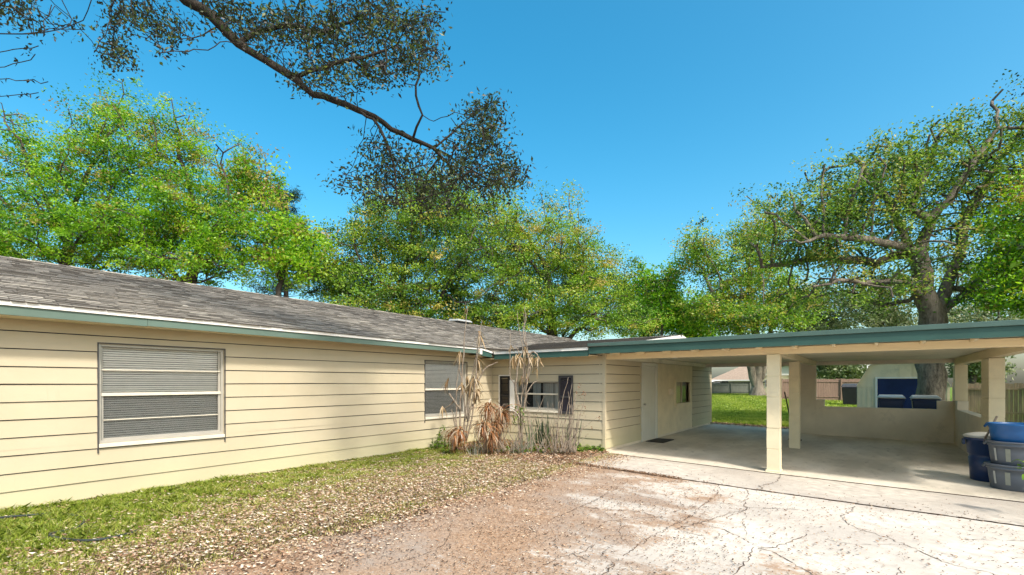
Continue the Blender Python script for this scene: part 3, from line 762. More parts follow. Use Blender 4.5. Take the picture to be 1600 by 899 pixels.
# low block walls with openings
zb=-.2
mb=MB(); mb.box(-2.12,-1.47,18.75,18.95,zb,2.16); mb.build('rear_pier',M['graywall'],cp,bevel=.004)
mb=MB(); mb.box(-1.468,1.93,18.75,18.95,zb,.79); mb.box(-1.468,-1.23,18.752,18.948,.79,1.02); mb.box(1.56,1.928,18.752,18.948,.79,1.045); mb.build('rear_wall',M['graywall'],cp,bevel=.004)
mb=MB(); mb.box(1.93,2.15,14.53,18.60,zb,.815); mb.box(1.935,2.165,18.2,18.601,.815,1.06); mb.build('side_wall',M['graywall'],cp,bevel=.004)
block_post('post',1.93,2.17,13.70,14.53,zb,2.10)
block_post('post',1.925,2.20,18.62,18.96,zb,2.10)
# beams
mb=MB(); mb.box(XC+.03,2.6,10.40,10.56,2.145,2.275); mb.build('front_beam',M['beam'],cp,bevel=.006)
mb=MB(); mb.box(XC+.03,2.2,18.76,18.92,2.165,2.285); mb.build('rear_beam',M['graywall'],cp)
mb=MB(); mb.box(-1.60,-1.46,10.56,18.76,2.15,2.284); mb.build('middle_beam',M['cream'],cp)
mb=MB(); mb.box(1.93,2.12,10.56,18.76,2.105,2.283); mb.build('side_beam',M['beam'],cp)
mb=MB(); mb.box(XC+.03,XC+.09,10.56,18.76,2.165,2.285); mb.build('ledger',M['ceiling'],cp)
mb=MB(); mb.box(XC+.03,2.66,9.92,19.35,2.29,2.33); mb.build('ceiling',M['ceiling'],cp)
mb=MB(); mb.box(XC+.04,2.66,9.93,19.35,2.335,2.47); mb.build('roof',M['flat_roof'],cp)
for i in range(13):
    x=-4.75+i*.6; mb=MB(); mb.box(x,x+.045,9.94,10.398,2.235,2.288); mb.build('rafter_tail',M['beam'],cp)
mb=MB(); mb.box(-5.28,2.7,9.895,9.925,2.26,2.42); mb.box(2.67,2.70,9.925,19.35,2.26,2.42); mb.box(-5.28,-5.25,9.925,10.1,2.3,2.42); mb.build('fascia',M['greend'],cp,bevel=.003)
mb=MB(); mb.box(-5.29,2.72,9.862,9.925,2.423,2.505); mb.box(2.66,2.72,9.925,19.36,2.423,2.505);  mb.build('drip_edge',M['greenl'],cp,bevel=.006)
mb=MB(); mb.lathe([(.001,0),(.07,0),(.075,-.03),(.05,-.055),(.001,-.06)],(-4.15,12.6,2.29),20); mb.build('ceiling_light',M['white'],cp,smooth=True)
# doormat
mb=MB(); z=float(gz(-4.8))+.013
mb.box(-5.06,-4.55,12.85,13.75,z,z+.018); tag(mb.build('doormat',M['rubber'],bevel=.005),'dark doormat on the concrete at the white carport door','doormat')
# garden tool leaning
tl=empty('garden_rake',(-1.95,14.8,-.16),'dark long handled garden tool leaning on the inner carport post','garden tool')
hb=Vector(PD(1242,688,14.2)); ht=Vector(PD(1226,613,12.9))
mb=MB(); mb.tube([hb,ht],.016,8); mb.build('handle',M['tool'],tl)
mb=MB(); mb.box(hb.x-.18,hb.x+.18,hb.y-.02,hb.y+.02,hb.z-.01,hb.z+.03)
for i in range(8): mb.box(hb.x-.17+i*.046,hb.x-.162+i*.046,hb.y-.1,hb.y-.02,hb.z-.008,hb.z+.0)
mb.build('head',M['tool'],tl)
# ================================================================== BINS
def at(c): 
    a=np.array(c); return a
# navy trash can with pale lid
def trash_can(c,label,h=.80,rt=.30,rb=.235,lid=True,group=None):
    x,y=c; z=float(gz(x))+.013
    t=empty('trash_can',(x,y,z),label,'trash can',group)
    mb=MB(); prof=[(rb*.9,0),(rb,.015),(rb+.01,.3*h),(rb+.025,.52*h),(rb+.012,.53*h),(rb+.018,.6*h),(rb+.034,.61*h),(rt-.01,h-.07),(rt+.02,h-.065),(rt+.022,h-.005),(rt,h),(rt-.012,h),(rt-.015,h-.03)]
    mb.lathe(prof,(x,y,z),36); mb.build('body',M['bluebin'],t,smooth=True)
    for s_ in (-1,1):
        mb=MB(); mb.box(x+s_*(rt+.02)-.02,x+s_*(rt+.02)+.02,y-.07,y+.07,z+h-.16,z+h-.06); mb.build('handle',M['bluebin'],t,bevel=.008)
    if lid:
        mb=MB(); mb.lathe([(rt-.02,h-.02),(rt+.03,h-.015),(rt+.032,h+.02),(rt+.005,h+.03),(rt-.03,h+.045),(rt*.5,h+.07),(.05,h+.078),(.001,h+.078)],(x,y,z),36)
        mb.build('lid',M['graylid'],t,smooth=True)
    return t
ca=onground(1543,752)
trash_can(ca,'dark blue round trash can with pale lid beside the stacked grey tubs')
# stack of tubs
sx,sy=onground(1590,766)
def tub(z0,h,rt,rb,mat,label,name='tub',dx=0,dy=0,ridge=True,labels=True,group=None):
    x,y=sx+dx,sy+dy
    t=empty(name,(x,y,z0),label,'tub',group)
    mb=MB(); pr=[(rb*.92,0),(rb,.012),(rb+(rt-rb)*.55,h*.55),(rt-.012,h-.085)]
    if ridge: pr+=[(rt+.004,h-.083),(rt+.006,h-.05),(rt+.0,h-.045),(rt+.001,h-.03)]
    pr+=[(rt+.022,h-.026),(rt+.024,h-.002),(rt+.004,h),(rt-.012,h),(rt-.016,h-.03),(rb*.9,.03)]
    mb.lathe(pr,(x,y,z0),44,sx=1.12,sy=.95,rot=.1); mb.build('body',mat,t,smooth=True)
    d=Vector((-x,-y)).normalized(); base=math.atan2(d.y,d.x)
    if labels:
        for k,(da,wd,m_) in enumerate(((-.80,.05,'paper'),(-.28,.09,'paper2'))):
            mb=MB(); n=5
            for i in range(n):
                a0=base+da-wd+2*wd*i/n; a1=base+da-wd+2*wd*(i+1)/n
                def Q(a,f):
                    r=rb+(rt-rb)*f+.006; X=math.cos(a-.1)*r*1.12; Y=math.sin(a-.1)*r*.95
                    return (x+X*math.cos(.1)-Y*math.sin(.1),y+X*math.sin(.1)+Y*math.cos(.1),z0+h*f)
                mb.quad(Q(a0,.22),Q(a1,.22),Q(a1,.72),Q(a0,.72))
            mb.build('label_sticker',M[m_],t)
    r=rt+.02
    for s_ in (-1,1):
        a=base+s_*1.45; hx,hy=x+math.cos(a)*r*1.08,y+math.sin(a)*r*1.0
        mb=MB(); mb.tube([(hx-math.sin(a)*.08,hy+math.cos(a)*.08,z0+h-.02),(hx+math.cos(a)*.03-math.sin(a)*.05,hy+math.sin(a)*.03+math.cos(a)*.05,z0+h-.07),(hx+math.cos(a)*.03+math.sin(a)*.05,hy+math.sin(a)*.03-math.cos(a)*.05,z0+h-.07),(hx+math.sin(a)*.08,hy-math.cos(a)*.08,z0+h-.02)],.012,8)
        mb.build('handle',mat,t,smooth=True)
    return t
z0=float(gz(sx))+.013
tub(z0,.42,.335,.29,M['graytub'],'grey plastic tub at the bottom of the stack of tubs',group='stack of plastic tubs')
tub(z0+.385,.42,.325,.28,M['graytub'],'grey plastic tub between the bottom grey tub and the blue tub',group='stack of plastic tubs')
tub(z0+.385+.385,.33,.325,.29,M['bluetub'],'bright blue plastic tub on top of the grey tubs',dx=.01,ridge=False,labels=False,group='stack of plastic tubs')
st=MB(); q=Vector((sx-.36,sy+.25,z0+.78)); st.tube([q,q+Vector((.16,.02,.42))],.016,8)
tag(st.build('wooden_stake',M['cane']),'thin stick standing between the trash can and the blue tub','stick')
trash_can((sx+.62,sy-.12),'dark blue trash can at the right photo edge, right of the tubs',.62,.3,.25,False)
# wheelie carts behind the rear wall
def cart(x,y,label):
    t=empty('wheeled_bin',(x,y,-.16),label,'wheeled bin','blue wheeled bins behind the low wall'); z=-.16
    mb=MB(); mb.hexa([(x-.25,y-.24,z+.12),(x+.25,y-.24,z+.12),(x+.24,y+.2,z+.02),(x-.24,y+.2,z+.02),(x-.33,y-.34,z+1.23),(x+.33,y-.34,z+1.23),(x+.32,y+.36,z+1.23),(x-.32,y+.36,z+1.23)])
    mb.box(x-.345,x+.345,y-.36,y+.37,z+1.16,z+1.235); mb.build('body',M['bluebin'],t,bevel=.03)
    mb=MB(); mb.hexa([(x-.37,y-.40,z+1.238),(x+.37,y-.40,z+1.238),(x+.37,y+.38,z+1.25),(x-.37,y+.38,z+1.25),(x-.34,y-.37,z+1.27),(x+.34,y-.37,z+1.27),(x+.30,y+.34,z+1.345),(x-.30,y+.34,z+1.345)]); mb.build('lid',M['graylid'],t,bevel=.015)
    mb=MB(); mb.tube([(x-.26,y+.44,z+1.2),(x+.26,y+.44,z+1.2)],.018); mb.build('handle',M['bluebin'],t)
    for s_ in (-1,1):
        mb=MB(); mb.tube([(x+s_*.27,y+.22,z+.13),(x+s_*.33,y+.22,z+.13)],.13,20); mb.build('wheel',M['rubber'],t)
cart(.52,19.75,'blue wheeled bin with grey lid in front of the shed door')
cart(1.36,19.75,'blue wheeled bin with grey lid in front of the oak trunk')

# ================================================================== SHED
sh=empty('garden_shed',(1.0,27.5,-.15),'cream gambrel roofed garden shed behind the oak with a navy door opening','shed')
ys=26; xl,xr=-.50,2.55; xm=(xl+xr)/2
prof=[(xl,1.43),(xl+.45,2.31),(xm,2.75),(xr-.45,2.31),(xr,1.43)]
mb=MB(); dx0,dx1=.22,1.83
def shp(y): return [(xl,y,-.2)]+[(a,y,b) for a,b in prof]+[(xr,y,-.2)]
# front with opening
mb.poly([(xl,ys,-.2),(dx0,ys,-.2),(dx0,ys,1.745),(xl,ys,1.745-.32)]); mb.poly([(dx1,ys,-.2),(xr,ys,-.2),(xr,ys,1.425),(dx1,ys,1.745)])
mb.poly([(xl,ys,1.425),(dx0,ys,1.745),(dx1,ys,1.745),(xr,ys,1.425)]+[(a,ys,b) for a,b in reversed(prof)][0:0]+[(xr,ys,1.43),(xr-.45,ys,2.31),(xm,ys,2.75),(xl+.45,ys,2.31),(xl,ys,1.43)])
mb.poly([(a,ys+3,b) for a,_,b in reversed(shp(0))]); mb.quad((xl,ys,-.2),(xl,ys,1.43),(xl,ys+3,1.43),(xl,ys+3,-.2)); mb.quad((xr,ys,-.2),(xr,ys+3,-.2),(xr,ys+3,1.43),(xr,ys,1.43))
# ribs
for i in range(5):
    x=xl+.02+i*.17; mb.box(x,x+.022,ys-.02,ys+.001,-.2,1.38)
for i in range(4):
    x=dx1+.12+i*.17; mb.box(x,x+.022,ys-.02,ys+.001,-.2,1.38)
for x in (.5,.95,1.4): mb.box(x,x+.015,ys-.015,ys+.001,1.83,2.35)
mb.box(xl,dx0-.08,ys-.025,ys,1.385,1.41)
mb.build('wall',M['shed'],sh)
mb=MB()
for (a,b),(c,d) in zip(prof[:-1],prof[1:]):
    mb.hexa([(a,ys-.12,b),(c,ys-.12,d),(c,ys+3.1,d),(a,ys+3.1,b),(a,ys-.12,b+.04),(c,ys-.12,d+.04),(c,ys+3.1,d+.04),(a,ys+3.1,b+.04)])
mb.build('roof',M['shed'],sh)
mb=MB(); mb.box(dx0-.07,dx0,ys-.05,ys-.002,-.2,1.82); mb.box(dx1,dx1+.07,ys-.05,ys-.002,-.2,1.82); mb.box(dx0,dx1,ys-.05,ys-.002,1.75,1.82); mb.build('door_frame',M['white'],sh)
mb=MB(); mb.box(dx0,dx1,ys+.03,ys+.06,-.2,1.75); mb.build('door',M['navy'],sh)

# ================================================================== YARD EDGES
def picket_fence(name,p0,p1,h,mat,label,bw=.14,gap=.008,rail=True,shademat=None,group=None,z=-.15,posts=True):
    c=((p0[0]+p1[0])/2,(p0[1]+p1[1])/2,z); t=empty(name,c,label,'fence',group)
    L=math.dist(p0,p1); d=((p1[0]-p0[0])/L,(p1[1]-p0[1])/L); n=(-d[1],d[0]); mb=MB()
    def bx(m,s0,s1,o0,o1,z0,z1):
        q=[(p0[0]+d[0]*s+n[0]*o,p0[1]+d[1]*s+n[1]*o) for s,o in ((s0,o0),(s1,o0),(s1,o1),(s0,o1))]
        m.hexa([(a,b,z0) for a,b in q]+[(a,b,z1) for a,b in q])
    s=0
    while s<L: bx(mb,s,min(L,s+bw-gap),random.uniform(0,.008),.03,z,z+h+random.uniform(-.03,.02)); s+=bw
    mb.build('boards',mat,t)
    if rail:
        for zz in (.35,h-.3):
            m=MB(); bx(m,0,L,-.05,-.001,z+zz,z+zz+.09); m.build('rail',mat,t)
    if shademat:
        m=MB(); bx(m,0,L,-.12,.10,z+h+.03,z+h+.16); m.build('top_shadow_strip',shademat,t)  # dark strip stands for the shadow along the fence top
    if posts:
        s=0; i=0
        while s<=L and i<60:
            m=MB(); bx(m,s-.06,s+.06,-.16,-.052,z,z+h+.02); m.build('post',mat,t); s+=2.4; i+=1
    return t
fa=gx(1080,67)+(); fb=gx(1222,65)
picket_fence('wooden_fence',gx(1085,67),gx(1225,64),1.62,M['fence'],'weathered grey green board fence with the shadow on its top as a dark strip across the back lawn',shademat=M['black'],z=-.12)
picket_fence('wooden_fence',gx(1222,45),gx(1345,43),2.05,M['redfence'],'red brown board fence behind the back yard left of the shed',z=-.15,bw=.2)
picket_fence('wooden_fence',(3.2,31),(9.5,29.5),1.75,M['tanfence'],'tan board fence seen through the side opening of the carport',z=-.2)
picket_fence('wooden_fence',(5.4,22.0),(9.8,19.5),1.65,M['fence'],'grey board fence right of the carport behind the blue tub',z=-.2)
def simple_house(name,c,w,dp,h,rh,wallm,roofm,label,rot=0,gable=False):
    x,y=c; t=empty(name,(x,y,-.2),label,'house')
    mb=MB(); mb.box(x-w/2,x+w/2,y-dp/2,y+dp/2,-.2,h); mb.build('wall',wallm,t)
    mb=MB(); e=.5
    if gable:
        mb.poly([(x-w/2-e,y-dp/2-e,h-.05),(x-w/2-e,y+dp/2+e,h-.05),(x,y+dp/2+e,h+rh),(x,y-dp/2-e,h+rh)]); mb.poly([(x+w/2+e,y-dp/2-e,h-.05),(x,y-dp/2-e,h+rh),(x,y+dp/2+e,h+rh),(x+w/2+e,y+dp/2+e,h-.05)])
        mb.poly([(x-w/2,y-dp/2-.01,h),(x+w/2,y-dp/2-.01,h),(x,y-dp/2-.01,h+rh-.1)])
    else:
        r=w/2-min(w,dp)/2
        a=[(x-w/2-e,y-dp/2-e,h),(x+w/2+e,y-dp/2-e,h),(x+w/2+e,y+dp/2+e,h),(x-w/2-e,y+dp/2+e,h)]; r0=(x-max(.5,r),y,h+rh); r1=(x+max(.5,r),y,h+rh)
        mb.poly([a[0],a[1],r1,r0]); mb.poly([a[1],a[2],r1]); mb.poly([a[2],a[3],r0,r1]); mb.poly([a[3],a[0],r0])
        mb.poly(list(reversed(a)))
    mb.build('roof',roofm,t)
    mb=MB(); mb.box(x-w/2-e-.02,x+w/2+e+.02,y-dp/2-e-.03,y-dp/2-e,h-.2,h+.01); mb.build('fascia',M['white'],t)
    for k in (-.28,.25):
        f=MB(); X=x+w*k; yy=y-dp/2
        f.box(X-.6,X-.54,yy-.05,yy-.002,.9,2.0); f.box(X+.54,X+.6,yy-.05,yy-.002,.9,2.0); f.box(X-.54,X+.54,yy-.05,yy-.002,1.94,2.0); f.box(X-.54,X+.54,yy-.05,yy-.002,.9,.96); f.box(X-.54,X+.54,yy-.045,yy-.002,1.43,1.47)
        wn=f.build('window',M['white'],t); f=MB(); f.box(X-.54,X+.54,yy-.02,yy-.003,.96,1.94); f.build('pane',M['dark'],wn)
    return t
hx,hy=gx(1153,80); simple_house('neighbour_house',(hx,hy+6),9,8,2.0,2.6,M['housewall'],M['brownroof'],'neighbouring house with a brown roof beyond the grey green fence')
hx,hy=gx(1085,84); simple_house('neighbour_house',(hx,hy+4),7,8,1.5,.9,M['housewall'],M['whiteroof'],'white roofed neighbouring building beyond the fence at the carport wall end',gable=True)
hx,hy=gx(1222,62); simple_house('neighbour_house',(hx+.3,hy+5),7,7,2.7,1.2,M['housewall'],M['whiteroof'],'pale yellow neighbouring house seen between the two carport posts',gable=True)
hx,hy=gx(1300,58); simple_house('neighbour_house',(hx+1.3,hy+6),9,7,2.8,1.4,M['housewall'],M['whiteroof'],'white roofed neighbouring building beyond the red brown fence')
# dark bulky barrels next to shed (black bin)
bx_,by_=gx(1329,36)
t=empty('storage_bin',(bx_,by_,-.16),'tall black lidded bin on the lawn left of the shed','bin')
mb=MB(); mb.hexa([(bx_-.45,by_-.4,-.16),(bx_+.45,by_-.4,-.16),(bx_+.45,by_+.4,-.16),(bx_-.45,by_+.4,-.16),(bx_-.55,by_-.5,1.2),(bx_+.55,by_-.5,1.2),(bx_+.55,by_+.5,1.2),(bx_-.55,by_+.5,1.2)]); mb.build('body',M['black'],t,bevel=.05)
mb=MB(); mb.hexa([(bx_-.6,by_-.55,1.21),(bx_+.6,by_-.55,1.21),(bx_+.6,by_+.5,1.21),(bx_-.6,by_+.5,1.21),(bx_-.5,by_-.4,1.42),(bx_+.5,by_-.4,1.42),(bx_+.5,by_+.45,1.5),(bx_-.5,by_+.45,1.5)]); mb.build('lid',M['charcoal'],t,bevel=.05)
# garden hose
hp=[onground(*p)+(0,) for p in ((-60,822),(0,816),(50,812),(95,808),(130,815),(120,830),(80,840),(88,848),(125,853),(160,850),(200,840),(215,834))]
pts=[(a,b,float(gz(a))+.045+.01*math.sin(i)) for i,(a,b,_) in enumerate(hp)]
def smoothp(pts,k=5):
    out=[]; P=[Vector(p) for p in pts]; n=len(P)
    for i in range(n-1):
        a=P[max(i-1,0)];b=P[i];c=P[i+1];d=P[min(i+2,n-1)]
        for j in range(k):
            t=j/k; out.append(.5*((2*b)+(c-a)*t+(2*a-5*b+4*c-d)*t*t+(3*b-a-3*c+d)*t**3))
    out.append(P[-1]); return out
mb=MB(); mb.tube(smoothp(pts),.013,8); tag(mb.build('garden_hose',M['hose'],smooth=True),'dark garden hose lying in the grass beside the long wall','hose')

# ================================================================== GRASS AND LEAVES
def blades(n,xf,dens,h,w,name,label,seed,mat,tintf):
    g=np.random.default_rng(seed)
    x,y=xf(g,n); keep=g.random(n)<dens(x,y); x=x[keep];y=y[keep]; n=len(x)
    z=gz(x)-.006
    H_=h(x,y)*(.5+.7*g.random(n)); a=g.random(n)*2*np.pi; W_=w*(.6+.8*g.random(n)); ln=H_*(.2+1.0*g.random(n)); la=g.random(n)*2*np.pi
    dx,dy=np.cos(a)*W_/2,np.sin(a)*W_/2; lx_,ly_=np.cos(la)*ln,np.sin(la)*ln
    b=np.stack([x,y,z],1)
    A=b+np.stack([-dx,-dy,0*z],1); B=b+np.stack([dx,dy,0*z],1)
    m=b+np.stack([lx_*.35,ly_*.35,H_*.62],1); C=m+np.stack([dx,dy,0*z],1)*.8; D=m-np.stack([dx,dy,0*z],1)*.8
    T=b+np.stack([lx_,ly_,H_*(.75+.25*g.random(n))],1)
    V=np.stack([A,B,C,T,D],1).reshape(-1,3)
    o=quads(name,V,5,mat,tintf(g,x,y))
    return tag(o,label,'grass',kind='stuff')
def sn(x,y,f,p=0): return (np.sin(x*f+p)*np.cos(y*f*1.13+p*2)+np.sin(x*f*2.3+y*f*.7+p)+np.cos(y*f*2.9-x*f*1.7+p*3))/3
def green(x,y):   # 0..1 how green the lawn is
    near=np.clip((4.5-y)/4.5,0,1)
    t=np.clip((-5.6+.9*np.clip((2.6-y)/2,0,1)-x)/2.0,0,1)
    g_=t*.9+.12*sn(x,y,2.1)+.10*sn(x,y,5.3,1)
    return np.clip(g_*(1-.28*np.clip((y-2.2)/3,0,1))+.08*np.clip((y-5)/2,0,1)+.10*near*(x<-6.6),0,1)
def frontxy(g,n):
    y=-1.+11.35*g.random(n)**.85; x=-8.6+(4.0)*g.random(n); return x,y
def gd(x,y):
    gr=green(x,y); edge=np.clip((-4.55-x)/.5,0,1)
    bed=((y>9.3)&(x<-4.9))|((y>7.9)&(x<-7.6))
    return np.clip(.34+gr*.75,0,1)*edge*np.where(bed,.15,1)*np.clip((x+8.6)/.12+.2,0,1)
def gt(g,x,y): return np.clip(.86-.46*green(x,y)+g.normal(size=len(x))*.2+.12*sn(x,y,7,2),0,1)
blades(330000,frontxy,gd,lambda x,y:(.05+.07*green(x,y))*(.75+.4*sn(x,y,4.3,1)),.0075,'grass','patchy green and straw coloured front lawn along the long wall',21,M['grass'],gt)
def yardxy(g,n):
    d=18.5+50*g.random(n)**2.0; u=1085+290*g.random(n); t=(u-CX)/F; return (t*CA-SA)*d,(t*SA+CA)*d
blades(90000,yardxy,lambda x,y:np.where((y>20.8)&~((x>-.7)&(x<2.7)&(y>25.8)&(y<29.2)),1.0,0),lambda x,y:.05+.002*y,.03,'grass','bright green back lawn beyond the carport',22,M['grass'],lambda g,x,y:np.clip(.42+.20*sn(x,y,.9)+g.normal(size=len(x))*.10,0,1))
def litter(name,label,n,xf,dens,L,lift,seed,mat=None,tm=(.56,.30)):
    g=np.random.default_rng(seed); x,y=xf(g,n); k=g.random(n)<dens(x,y); x=x[k];y=y[k]; n=len(x)
    a=g.random(n)*2*np.pi; l=L*(.45+.9*g.random(n)); w=l*(.28+.25*g.random(n)); cu=l*(.02+.25*g.random(n)); tl=(g.random(n)-.5)*l*.5
    z=gz(x)+.012+lift(g,x,y,n)
    ax=np.stack([np.cos(a),np.sin(a),0*a],1); bx=np.stack([-np.sin(a),np.cos(a),0*a],1); up=np.array([0,0,1.])
    c=np.stack([x,y,z],1)
    p0=c-ax*l[:,None]*.5+up*(cu+np.abs(tl))[:,None]; p2=c+ax*l[:,None]*.5+up*(cu)[:,None]
    p1=c+bx*w[:,None]*.5+up*(np.abs(tl)*.5+cu*.5)[:,None]; p3=c-bx*w[:,None]*.5+up*(cu*.1)[:,None]
    V=np.stack([p0,p3,p2,p1],1).reshape(-1,3)
    o=quads(name,V,4,mat or M['litter'],tm[0]+g.normal(size=n)*tm[1]); return tag(o,label,'leaf litter',kind='stuff')
def ld(x,y):
    e=np.clip(.15+(x+8.7)/2.4,0,1)*np.clip(1-(x+4.95)/ (.9+.9*np.clip((3.6-y)/3,0,1)),0,1)
    return np.clip(e*(.66+.35*sn(x,y,3.1,.4))+.16*(x<-5.),0,1)*(1-.75*green(x,y)*np.clip((3.5-y)/2,0,1))
litter('fallen_leaves','tan and brown fallen leaves covering the lawn edge and driveway side',190000,lambda g,n:(-8.6+6.2*g.random(n),-1+11.3*g.random(n)**.9),ld,.04,lambda g,x,y,n:np.where(x<-4.9,.035*g.random(n),0),31)
def sd(x,y):
    return np.clip((.30+.30*sn(x,y,2.3,1)+.25*sn(x,y,.8,2))*np.clip((9.6-y)/2.,.10,1),0.0,1)
litter('leaf_debris','dark bits of leaf and seed scattered over the concrete',22000,lambda g,n:(-4.6+9*g.random(n),.5+9.3*g.random(n)),sd,.030,lambda g,x,y,n:0*x,32,tm=(.08,.10))
litter('leaf_debris','brown leaves scattered thinly over the driveway concrete',3800,lambda g,n:(-4.6+8*g.random(n)**1.5,.5+8.4*g.random(n)),lambda x,y:0*x+.9,.036,lambda g,x,y,n:0*x,33,tm=(.45,.2))
litter('leaf_debris','small brown and tan leaf fragments on the dirty side of the driveway',42000,lambda g,n:(-4.8+5.2*g.random(n)**1.3,-.5+9.*g.random(n)),lambda x,y:np.clip(.55+.6*sn(x,y,1.7,2),0,1)*np.clip((1.2-x)/3.5,0,1)*np.clip((9-y)/4,.1,1),.024,lambda g,x,y,n:0*x,37,tm=(.42,.27))
litter('fallen_leaves','row of dark leaves along the back edge of the carport floor',2600,lambda g,n:(-5.2+4.4*g.random(n),20.25+.5*g.normal(size=n)*.5),lambda x,y:0*x+1,.07,lambda g,x,y,n:.02*g.random(n),34,tm=(.35,.25))
litter('fallen_leaves','leaf litter heaped around the plants at the house corner',9000,lambda g,n:(-8.5+3.7*g.random(n),8.0+2.35*g.random(n)),lambda x,y:np.where((x+8.6)*.55+(y-8)*1.0>.55,1,.1)*(x<-4.95),.06,lambda g,x,y,n:.05*g.random(n),35,tm=(.38,.25))
litter('fallen_leaves','line of brown leaves lying in the joint of the concrete apron',1800,lambda g,n:(lambda x:(x,Y2+.05*g.normal(size=n)))(-4.9+2.2*g.random(n)**1.4),lambda x,y:0*x+1,.035,lambda g,x,y,n:.01*g.random(n),36,tm=(.3,.2))
# ================================================================== PLANTS AT THE HOUSE CORNER
def strap(mb,b,az,L,w,rise,droop,seg=6,t=0.5,curl=0.):
    """arching strap leaf: leaves b at elevation rise, bends down by droop over its length"""
    p=Vector(b); e=rise; d=Vector((math.cos(az),math.sin(az),0)); s=Vector((-math.sin(az),math.cos(az),0)); prev=None
    for i in range(seg+1):
        f=i/seg; ww=w*(.35+.65*math.sin(math.pi*min(1,f*.85+.12)))*(1-f*.55)
        tw=curl*f; side=(s*math.cos(tw)+Vector((0,0,1))*math.sin(tw))
        q=(p-side*ww/2,p+side*ww/2)
        if prev: mb.quad(prev[0],prev[1],q[1],q[0],0,t)
        prev=q
        p=p+(d*math.cos(e)+Vector((0,0,1))*math.sin(e))*L/seg; e-=droop/seg
def bundle(mb,c,n,L,w,spread=.5,tm=.5,ts=.22,top=False):
    for i in range(n):
        strap(mb,Vector(c)+Vector((random.uniform(-.02,.02),random.uniform(-.02,.02),random.uniform(-.05,.05))),random.uniform(0,6.28),L*random.uniform(.6,1.25),w*random.uniform(.6,1.3),random.uniform(-1.5,-.5) if spread<.9 else random.uniform(-.9,.4),random.uniform(.1,.8),6,min(1,max(0,random.gauss(tm,ts))),random.uniform(-1.2,1.2))
def wob(pts,j=.015,k=4):
    P=smoothp(pts,k); return [p+Vector((random.uniform(-j,j),random.uniform(-j,j),0)) for p in P]
def stems(mb,lst,d0,r0,r1,dj=.25):
    for k,pl in enumerate(lst):
        dd=random.uniform(-dj,dj); n=len(pl); pts=[PD(u,v,d0+dd*min(1,i*.5)) for i,(u,v) in enumerate(pl)]
        P=wob(pts); N_=len(P); ra=r0*random.uniform(.9,1.4); mb.tube(P,[ra+(r1-ra)*i/(N_-1) for i in range(N_)],6)
def plant(name,u,v,label,cat,group=None):
    x,y=onground(u,v); return empty(name,(x,y,float(gz(x))),label,cat,group),x,y,float(gz(x))
random.seed(77)
p,x,y,z=plant('dead_cane_plant',722,689,'tall dead cane plant with dried hanging leaves in front of the second window','plant','dead cane plants at the house corner')
dA=10.75
mb=MB()
stems(mb,[[(720,690),(719,640),(722,590),(727,520),(730,478)],[(726,690),(735,640),(742,600),(746,560),(751,520),(752,500)],[(714,690),(713,640),(715,590),(720,548)],[(724,690),(727,650),(722,600),(716,570),(713,560)],
 [(728,690),(740,640),(746,600),(752,575)],[(735,640),(741,630),(748,618),(754,612)],[(727,655),(733,610),(738,585),(742,575)],[(712,690),(710,660),(706,640)],[(742,605),(750,590),(757,577),(768,570),(778,566)],[(720,640),(709,625),(702,615),(705,622)],[(709,627),(702,634),(692,640)],[(731,660),(736,600),(744,555),(748,520)]],dA,.021,.006)
mb.build('stem',M['cane'],p,smooth=True)
mb=MB()
for u,v,n,L in ((749,520,10,.32),(747,560,8,.3),(730,590,10,.32),(740,590,14,.3),(742,610,12,.28),(748,610,9,.25),(700,592,5,.3),(692,638,5,.28),(735,600,8,.3),(718,552,6,.25),(722,600,5,.22),(729,485,4,.15),(744,580,8,.25)):
    bundle(mb,PD(u,v,dA+random.uniform(-.2,.2)),int(n*1.7),L*1.15,.042,.3,.4,.25)
mb.build('dried_leaves',M['straw'],p,tint=True)
p,x,y,z=plant('dead_cane_plant',814,690,'tall dead cane plant with forked stems in front of the curtained window','plant','dead cane plants at the house corner')
mb=MB(); dB=11.15
stems(mb,[[(813,692),(813,650),(816,610),(820,570),(816,540),(809,500),(808,488)],[(815,690),(818,640),(823,600),(826,560),(822,530),(818,490)],[(812,690),(810,640),(806,600),(812,560),(818,550)],[(816,660),(822,620),(832,600),(842,595)],[(814,640),(808,620),(803,600),(797,585),(798,520)],[(818,620),(822,580),(830,560),(835,555)],
 [(820,600),(828,580),(826,560),(822,550)],[(816,600),(818,570),(812,555),(806,540)],[(822,540),(817,520),(822,495),(819,478)],[(824,560),(832,550),(840,557),(841,575)]],dB,.020,.005)
mb.build('stem',M['cane'],p,smooth=True)
mb=MB()
for u,v,n,L in ((801,560,6,.3),(806,556,6,.3),(812,555,7,.3),(820,545,8,.28),(826,556,8,.3),(832,556,6,.26),(841,560,7,.28),(838,575,4,.2),(815,590,6,.22),(823,585,6,.2),(799,540,3,.2)):
    bundle(mb,PD(u,v,dB+random.uniform(-.2,.2)),int(n*1.7),L*1.15,.04,.3,.5,.25)
mb.build('dried_leaves',M['straw'],p,tint=True)
mb=MB()
for i in range(46):
    c=Vector(PD(random.uniform(802,820),random.uniform(636,668),dB-.05)); strap(mb,c,random.uniform(0,6.28),random.uniform(.1,.2),.045,random.uniform(-.2,1.1),1.0,4,random.random()*.9+.1)
mb.build('fresh_leaves',M['weed'],p,tint=True)
